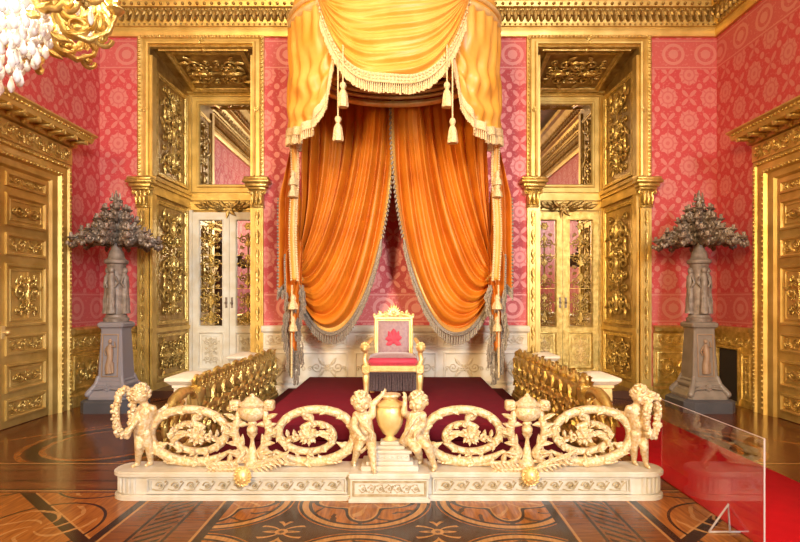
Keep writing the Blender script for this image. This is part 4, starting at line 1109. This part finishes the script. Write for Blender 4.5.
# ================================================================= THRONE
TX, TY, TZ = -.125, 6.62, .36
th = empty('throne', (TX,TY,TZ), 'gilded armchair throne with mauve back and crimson seat on the dais', 'throne')
def T(x,y,z): return (TX+x,TY+y,TZ+z)
G = M['gold_light']
for x in (-1,1):
    m = MB(); m.lathe([(.035,0),(.045,.02),(.03,.05),(.026,.07),(.034,.2),(.042,.29),(.03,.31),(.05,.33),(.05,.345)],12,T(x*.335,.03,0),wave=.06,waven=6); m.bbox(T(x*.335-.05,-.02,.33),T(x*.335+.05,.08,.43),.01); m.M = onback(*T(x*.335,-.02,.38)); m.rosette(0,0,.035,.0); m.build('leg', G, th, smooth=40)
    m = MB(); m.tube([T(x*.29,.53,.0),T(x*.285,.49,.15),T(x*.285,.47,.38)],[.03,.027,.035],8); m.build('leg', G, th, smooth=40)
    m = MB(); m.tube([T(x*.335,.03,.43),T(x*.355,.02,.5),T(x*.34,.05,.57),T(x*.34,.02,.63)],[.035,.028,.03,.03],8); m.tube([T(x*.34,-.02,.66),T(x*.34,.1,.675),T(x*.33,.3,.67),T(x*.29,.48,.72)],[.035,.032,.026,.026],8)
    m.ball(T(x*.345,-.03,.65),(.05,.055,.055),10,8); m.ball(T(x*.345,-.08,.635),(.028,.03,.028),8,6)
    for k in range(10): a = 2*PI*k/10; m.ball(T(x*.345+.045*math.cos(a),-.01,.655+.05*math.sin(a)),.02,6,5)
    m.build('armrest', G, th, smooth=50)
m = MB(); m.bbox(T(-.36,-.01,.345),T(.36,.05,.42),.012); m.bbox(T(-.37,.05,.345),T(-.31,.5,.42),.01); m.bbox(T(.31,.05,.345),T(.37,.5,.42),.01); m.bbox(T(-.31,.45,.345),T(.31,.5,.42),.01)
m.M = onback(*T(0,-.01,.382)); m.rinceau(-.3,.3,0,.055,.0); m.build('seat_frame', G, th, smooth=30)
m = MB(); m.bbox(T(-.31,-.015,.41),T(.31,.46,.525),.045); m.build('seat_cushion_side', M['red_velvet'], th, smooth=50)
m = MB(); m.grid(lambda u,v: T(-.3+.6*u,.01+.44*v,.52+.045*(1-(2*u-1)**4)*(1-(2*v-1)**4)),16,12); m.build('seat_top', M['grey_silk'], th, smooth=60)
m = MB()
for x0,y0,x1,y1 in ((-.29,.03,.29,.03),): fringe(m,[T(x0+(x1-x0)*k/20,y0+(y1-y0)*k/20,.35) for k in range(21)],.22,.02,.008,.02)
m.box(T(-.29,.05,.1),T(.29,.06,.35)); m.build('seat_fringe', M['dark_fringe'], th, smooth=60)
# back, gently raked
def TB(x,z,o=0): return T(x, .47+(z-.42)*.10-o, z)
m = MB()
mx = basis(T(0,.47,.42),(.86,0,0),(0,.0995,.995),(0,-.995,.0995)); m.M = mx
m.rframe(-.30,.0,.30,.60,[(0,-.02),(0,.03),(.01,.045),(.035,.045),(.045,.03),(.06,.028)]); m.box((-.30,.0,-.02),(.30,.07,.04)); m.box((-.29,.01,-.02),(.29,.59,.0))
m.build('back_frame', G, th, smooth=30)
m = MB(); m.M = mx; m.grid(lambda u,v:(-.24+.48*u,.06+.48*v,.012+.02*(1-(2*u-1)**6)*(1-(2*v-1)**6)),12,12); m.build('back_upholstery', M['grey_silk'], th, smooth=60)
m = MB(); m.M = mx @ Matrix.Translation((0,.31,.034))
rr = random.Random(2)
m.ball((0,0,0),(.06,.075,.008),14,6)
for sg in (-1,1):
    m.leaf(sg*.02,-.02,PI/2-sg*.7,.13,.08,0,.012,.2*sg); m.leaf(sg*.02,-.04,-PI/2+sg*.9,.11,.07,0,.01,.2*sg); m.leaf(sg*.03,.0,(0 if sg>0 else PI),.10,.08,0,.012,.1)
m.leaf(0,.03,PI/2,.1,.09,0,.012,0)
m.build('crimson_embroidery', M['red_velvet'], th, smooth=60)
m = MB(); m.M = mx @ Matrix.Translation((0,.60,.02))
m.tube([(-.31,-.01,0),(-.2,.02,0),(-.1,.03,0),(0,.04,0),(.1,.03,0),(.2,.02,0),(.31,-.01,0)],.022,8)
for k in range(9): a = PI/2+(k-4)*.3; m.leaf(0,.01,a,.17-.012*abs(k-4),.05,.0,.03,0)
for sg in (-1,1): m.spiral(sg*.12,.04,.045,(PI if sg>0 else 0),1.3,sg,.014,0); m.spiral(sg*.22,.025,.035,(PI if sg>0 else 0),1.3,sg,.012,0); m.ball((sg*.30,.02,0),.026,8,6); m.leaf(sg*.18,.02,PI/2-sg*.6,.08,.05,0,.03,.2)
m.ball((0,.05,.02),.03,8,6); m.build('crest', G, th, smooth=50)

# ================================================================= TORCHERES
relief_m = simple('brown_relief', (.42,.27,.17), .5, 0, .15, 9, .3, 70, .004, col2=(.28,.17,.1))
def torchere(x, y, label, mat_st):
    o = empty('torchere', (x,y,0), label, 'candelabrum', 'tall candelabra in the corners')
    c = (x,y,0)
    m = MB(); m.sqlathe([(.37,0),(.37,.15),(.355,.165),(.32,.185)],c,.28); m.build('base_slab', M['stone_dark'], o, smooth=20)
    m = MB(); m.sqlathe([(.29,.185),(.29,.22),(.275,.24),(.25,.30),(.215,.33),(.23,.36),(.23,.385),(.2,.42)],c,.18); m.build('stepped_foot', mat_st, o, smooth=25)
    m = MB()
    for sx in (-1,1):
        for sy in (-1,1):
            px, py = x+sx*.235, y+sy*.235
            m.tube([(x+sx*.27,y+sy*.27,.26),(px,py,.30),(x+sx*.19,y+sy*.19,.38),(x+sx*.165,y+sy*.165,.5)],[.04,.05,.04,.03],8)
            m.ball((x+sx*.265,y+sy*.265,.255),.045,8,6); m.build('corner_scroll', mat_st, o, smooth=50); m = MB()
    m.M = onback(x,y-.255,.32); m.rosette(0,.03,.06,.0,8); m.leaf(-.02,.03,PI,.2,.06,0,.03,.2); m.leaf(.02,.03,0,.2,.06,0,.03,-.2)
    m.build('foot_relief', mat_st, o, smooth=50)
    m = MB(); m.sqlathe([(.2,.41),(.205,.44),(.185,.46),(.15,1.16),(.158,1.19),(.185,1.21),(.192,1.25),(.18,1.27),(.15,1.285)],c,.12); m.build('pedestal', mat_st, o, smooth=20)
    # relief figure on the pedestal face
    m = MB(); m.M = basis((x,y-.1695,.8),(1,0,0),(0,.053,.9986),(0,-.9986,.053))
    m.rframe(-.12,-.31,.12,.31,[(0,0),(.003,.012),(.012,.014),(.018,.002)])
    m.ball((.0,.2,.01),(.028,.036,.02),10,8); m.tube([(0,.16,.01),(.0,.08,.012),(.01,-.02,.012),(-.01,-.15,.01),(.0,-.26,.006)],[.025,.05,.042,.05,.055],8)
    m.tube([(-.03,.13,.01),(-.075,.06,.012),(-.05,.0,.02)],[.016,.013,.01],6); m.tube([(.03,.13,.01),(.08,.12,.012),(.06,.2,.01)],[.016,.013,.01],6); m.tube([(.03,-.1,.01),(.05,-.25,.01)],[.03,.02],6)
    m.build('relief_figure', relief_m, o, smooth=60)
    # column with draped maidens
    m = MB(); m.lathe([(.17,1.285),(.175,1.33),(.15,1.35),(.145,1.38),(.12,1.40),(.115,1.45),(.135,1.7),(.125,1.9),(.10,2.0),(.12,2.05),(.13,2.12),(.16,2.14),(.165,2.18),(.13,2.2),(.115,2.22),(.10,2.3),(.075,2.34),(.065,2.5),(.08,2.55),(.05,2.6),(.045,2.95),(.02,3.0)],20,c,wave=.0); m.build('column_shaft', M['bronze_fig'], o, smooth=40)
    for k in range(4):
        a = PI/4+PI/2*k-PI/2+ .78; dx,dy = math.cos(a),math.sin(a); g = MB()
        q = lambda r,z,t_=0: (x+dx*r-dy*t_, y+dy*r+dx*t_, z)
        g.ball(q(.125,2.03),(.04,.04,.052),10,8); g.tube([q(.11,2.0),q(.125,1.93),q(.125,1.82),q(.12,1.7),q(.13,1.55),q(.14,1.4)],[.03,.055,.048,.06,.055,.065],9)
        for s_ in (-1,1): g.tube([q(.125,1.94,s_*.05),q(.12,1.85,s_*.095),q(.15,1.78,s_*.05)],[.022,.018,.014],6); g.tube([q(.14,1.75,s_*.03),q(.165,1.6,s_*.035),q(.16,1.42,s_*.045)],[.014,.018,.014],6)
        g.build('maiden_figure', M['bronze_fig'], o, smooth=60)
    # arms: three tiers of curled branches with candle cups
    def arm(a, r, z, rise, n):
        g = MB(); dx,dy = math.cos(a),math.sin(a); q = lambda rr_,zz: (x+dx*rr_, y+dy*rr_, zz)
        g.tube([q(.05,z),q(r*.3,z-.07),q(r*.6,z-.05),q(r*.85,z+.03),q(r,z+rise)],[.034,.032,.03,.026,.02],6)
        Mx = basis(q(0,z),(dx,dy,0),(0,0,1),(dy,-dx,0)); g.M = Mx
        g.spiral(r*.45,-.02,.08,PI,1.3,1,.026,-.01); g.spiral(r*.78,-.03,.07,0,1.3,-1,.026,-.01)
        for k in range(n): g.leaf(r*(.2+.8*k/n),-.05+.03*(k%2),-.9+.5*k,.10,.07,-.01,.04,.3)
        g.M = Matrix.Identity(4)
        g.lathe([(.012,0),(.03,.015),(.055,.03),(.05,.04),(.02,.045),(.024,.09),(.02,.1)],8,q(r,z+rise),wave=.12,waven=4)
        for k in range(3): g.ball(q(r-.04+.04*k,z+rise-.05-.02*(k%2)),(.028,.028,.035),6,5)
        return g
    for tier,(cnt,r,z,rise) in enumerate(((12,.58,2.50,-.05),(10,.44,2.58,-.01),(8,.28,2.70,.04),(7,.17,2.84,.06))):
        for k in range(cnt):
            arm(2*PI*(k+.5*(tier%2))/cnt+.2, r, z, rise, 5).build('candle_arm', M['bronze'], o, smooth=60)
    m = MB(); m.lathe([(.03,2.5),(.07,2.53),(.05,2.6),(.06,2.7),(.04,2.8),(.06,2.88),(.035,2.95),(.05,3.02),(.03,3.06),(.045,3.1),(.02,3.13),(.012,3.2),(.004,3.22)],10,c,wave=.15,waven=5)
    for k in range(26):
        a = k*2.4; zz = 2.6+.5*k/26; m.ball((x+.07*math.cos(a),y+.07*math.sin(a),zz),.03,6,5)
    for k in range(5): a=2*PI*k/5; m.tube([(x,y,3.05),(x+.06*math.cos(a),y+.06*math.sin(a),3.08),(x+.05*math.cos(a),y+.05*math.sin(a),3.17)],[.014,.012,.01],5)
    m.build('central_cluster', M['bronze'], o, smooth=60)
torchere(-4.22,7.85,'silvered candelabrum with drooping arms in the left corner beside the glazed niche',M['stone'])
torchere(4.36,7.85,'bronze candelabrum with drooping arms in the right corner behind the red runner',simple('warm_grey_marble',(.30,.245,.20),.4,0,.12,5,.15,40,.004,col2=(.19,.15,.12)))

# ================================================================= CHANDELIER
hx, hy, hz = -2.74, 3.4, 3.76
ch = empty('chandelier', (hx,hy,hz), 'lit crystal and gilt chandelier hanging close at the upper left', 'chandelier')
m = MB(); m.tube([(hx,hy,ZC),(hx,hy,hz+.6)],.02,6); m.lathe([(.02,-.25),(.08,-.2),(.05,-.1),(.12,0),(.06,.12),(.1,.25),(.05,.4),(.09,.55),(.03,.7)],16,(hx,hy,hz)); m.build('stem', M['gold'], ch, smooth=50)
m = MB()
for r,z in ((.36,-.06),(.42,.1),(.30,.5)): m.tube([(hx+r*math.cos(2*PI*k/32),hy+r*math.sin(2*PI*k/32),hz+z) for k in range(32)],.025,6,closed=True)
m.build('gilt_ring', M['gold'], ch, smooth=60)
for k in range(20):
    a = 2*PI*k/20+.1; dx,dy = math.cos(a),math.sin(a); r = .80; g = MB(); q = lambda rr_,zz: (hx+dx*rr_,hy+dy*rr_,hz+zz)
    zl = -.30 if k%2 else -.12
    g.tube([q(.36,-.02+zl*.2),q(.5,zl-.05),q(.64,zl-.08),q(.76,zl),q(r,zl+.12)],[.022,.024,.022,.02,.016],7)
    g.M = basis(q(0,zl),(dx,dy,0),(0,0,1),(dy,-dx,0)); g.spiral(.56,-.0,.085,PI,1.4,1,.022,-.01); g.spiral(.72,-.05,.06,0,1.3,-1,.018,-.01)
    for j in range(6): g.leaf(.42+.07*j,-.07+.02*j,-.7+.5*j,.12,.06,0,.03,.3)
    g.M = Matrix.Identity(4); g.lathe([(.012,0),(.04,.02),(.06,.045),(.055,.055),(.02,.06),(.022,.1)],10,q(r,zl+.12))
    ar = g.build('candle_arm', M['gold'], ch, smooth=60)
    g = MB(); g.lathe([(.012,.1),(.014,.2),(.02,.22),(.024,.25),(.014,.29),(.003,.33)],8,q(r,zl+.12)); b = g.build('candle_bulb', M['bulb'], ar, smooth=60)
rr = random.Random(9)
def drop(m, p, L, w):
    m.lathe([(.001,0),(w*.5,-.01),(w*.35,-.02),(w*.8,-L*.45),(w,-L*.7),(w*.5,-L*.92),(.001,-L)],6,tuple(p))
n = 0
for r,z0,z1,cnt in ((.40,-.02,-.42,34),(.33,-.06,-.56,28),(.24,-.12,-.66,20),(.14,-.2,-.70,10)):
    for k in range(cnt):
        a = 2*PI*k/cnt; m = MB(); x_,y_ = hx+r*math.cos(a), hy+r*math.sin(a); z = hz+z0
        while z > hz+z1: L = .085+rr.uniform(0,.04); drop(m,(x_+rr.uniform(-.01,.01),y_+rr.uniform(-.01,.01),z),L,.026); z -= L
        m.build('crystal_strand', M['crystal'], ch, smooth=None)
for k in range(14):
    a = 2*PI*(k+.5)/14+.1; m = MB()
    for j in range(4): r = .42+.08*j; drop(m,(hx+r*math.cos(a),hy+r*math.sin(a),hz-.02-.05*j),.13,.022)
    m.build('crystal_strand', M['crystal'], ch, smooth=None)

# ================================================================= RUNNER AND ACRYLIC BARRIER
m = MB(); m.bbox((2.32,-1.2,0),(3.45,7.35,.012),.004); o = m.build('carpet_runner', M['red_runner'], None, smooth=None, origin=(2.88,3,0)); tag(o,'bright red carpet runner along the right side of the parquet','carpet')
ac = empty('acrylic_barrier', (2.25,3.9,0), 'clear acrylic barrier sheet on triangular feet beside the red runner', 'barrier')
m = MB(); m.box((2.232,3.30,.0),(2.242,4.60,.74)); m.build('clear_sheet', M['acrylic'], ac, smooth=1)
m = MB()
for a,b in (((2.232,3.298,.7405),(2.242,4.602,.7425)),((2.232,3.2975,0),(2.242,3.2995,.7425))): m.box(a,b)
m.build('polished_edge', M['acrylic_edge'], ac, smooth=1)
for y in (3.66,):
    m = MB()
    for a,b in (((2.10,0,.008),(2.38,0,.008)),((2.10,0,.008),(2.236,0,.2)),((2.236,0,.2),(2.25,0,.01))): m.tube([(a[0],y,a[2]),(b[0],y,b[2])],.007,5)
    m.build('foot', M['acrylic_edge'], ac, smooth=None)
# ================================================================= LIGHT AND CAMERA
def area(name, loc, rot, sx, sy, power, col, spread=180):
    l = bpy.data.lights.new(name, 'AREA'); l.shape = 'RECTANGLE'; l.size = sx; l.size_y = sy; l.energy = power; l.color = col; l.spread = math.radians(spread)
    o = bpy.data.objects.new(name, l); C.objects.link(o); o.location = loc; o.rotation_euler = rot; return o
def point(name, loc, power, col, r=.15):
    l = bpy.data.lights.new(name, 'POINT'); l.energy = power; l.color = col; l.shadow_soft_size = r
    o = bpy.data.objects.new(name, l); C.objects.link(o); o.location = loc; return o
# west only: assumed daylight, added as an unseen lamp; the rear wall has no windows
def aim(name, loc, to, sx, sy, power, col, spread):
    d = Vector(to)-Vector(loc); area(name, loc, d.to_track_quat('-Z','Y').to_euler(), sx, sy, power, col, spread)
aim('window_light_west', (4.2,YR+.3,4.9), (-1.9,7.5,1.6), 1.8, 3.6, 430, (.90,.95,1), 75)  # added area light behind the camera, assumed daylight for the pale left half
aim('window_light_east', (-4.0,YR+.3,4.9), (2.8,8.0,2.4), 1.8, 3.6, 390, (1,.74,.38), 75)  # unseen warm lamp added for the golden right half, not daylight
area('ceiling_bounce', (0,1.6,ZC-.05), (0,0,0), 7.5, 10, 290, (1,.90,.74))  # added fill panel under the ceiling, standing in for bounced light
point('chandelier_glow', (-2.74,3.35,3.80), 260, (1,.82,.55), .25)
w = bpy.data.worlds.new('room_air'); bpy.context.scene.world = w; w.use_nodes = True
w.node_tree.nodes['Background'].inputs[0].default_value = (1,.9,.75,1); w.node_tree.nodes['Background'].inputs[1].default_value = .3
cam = bpy.data.cameras.new('camera'); co = bpy.data.objects.new('camera', cam); C.objects.link(co)
co.location = (0,0,EYE); co.rotation_euler = (PI/2,0,0); cam.sensor_fit = 'HORIZONTAL'; cam.sensor_width = 36; cam.lens = F/800*36
cam.shift_x = -3/800; cam.shift_y = 29/800; cam.clip_start = .05
sc = bpy.context.scene; sc.camera = co
sc.view_settings.view_transform = 'Standard'; sc.view_settings.look = 'None'; sc.view_settings.gamma = 1; sc.view_settings.use_curve_mapping = False
sc.view_settings.exposure = 0.0
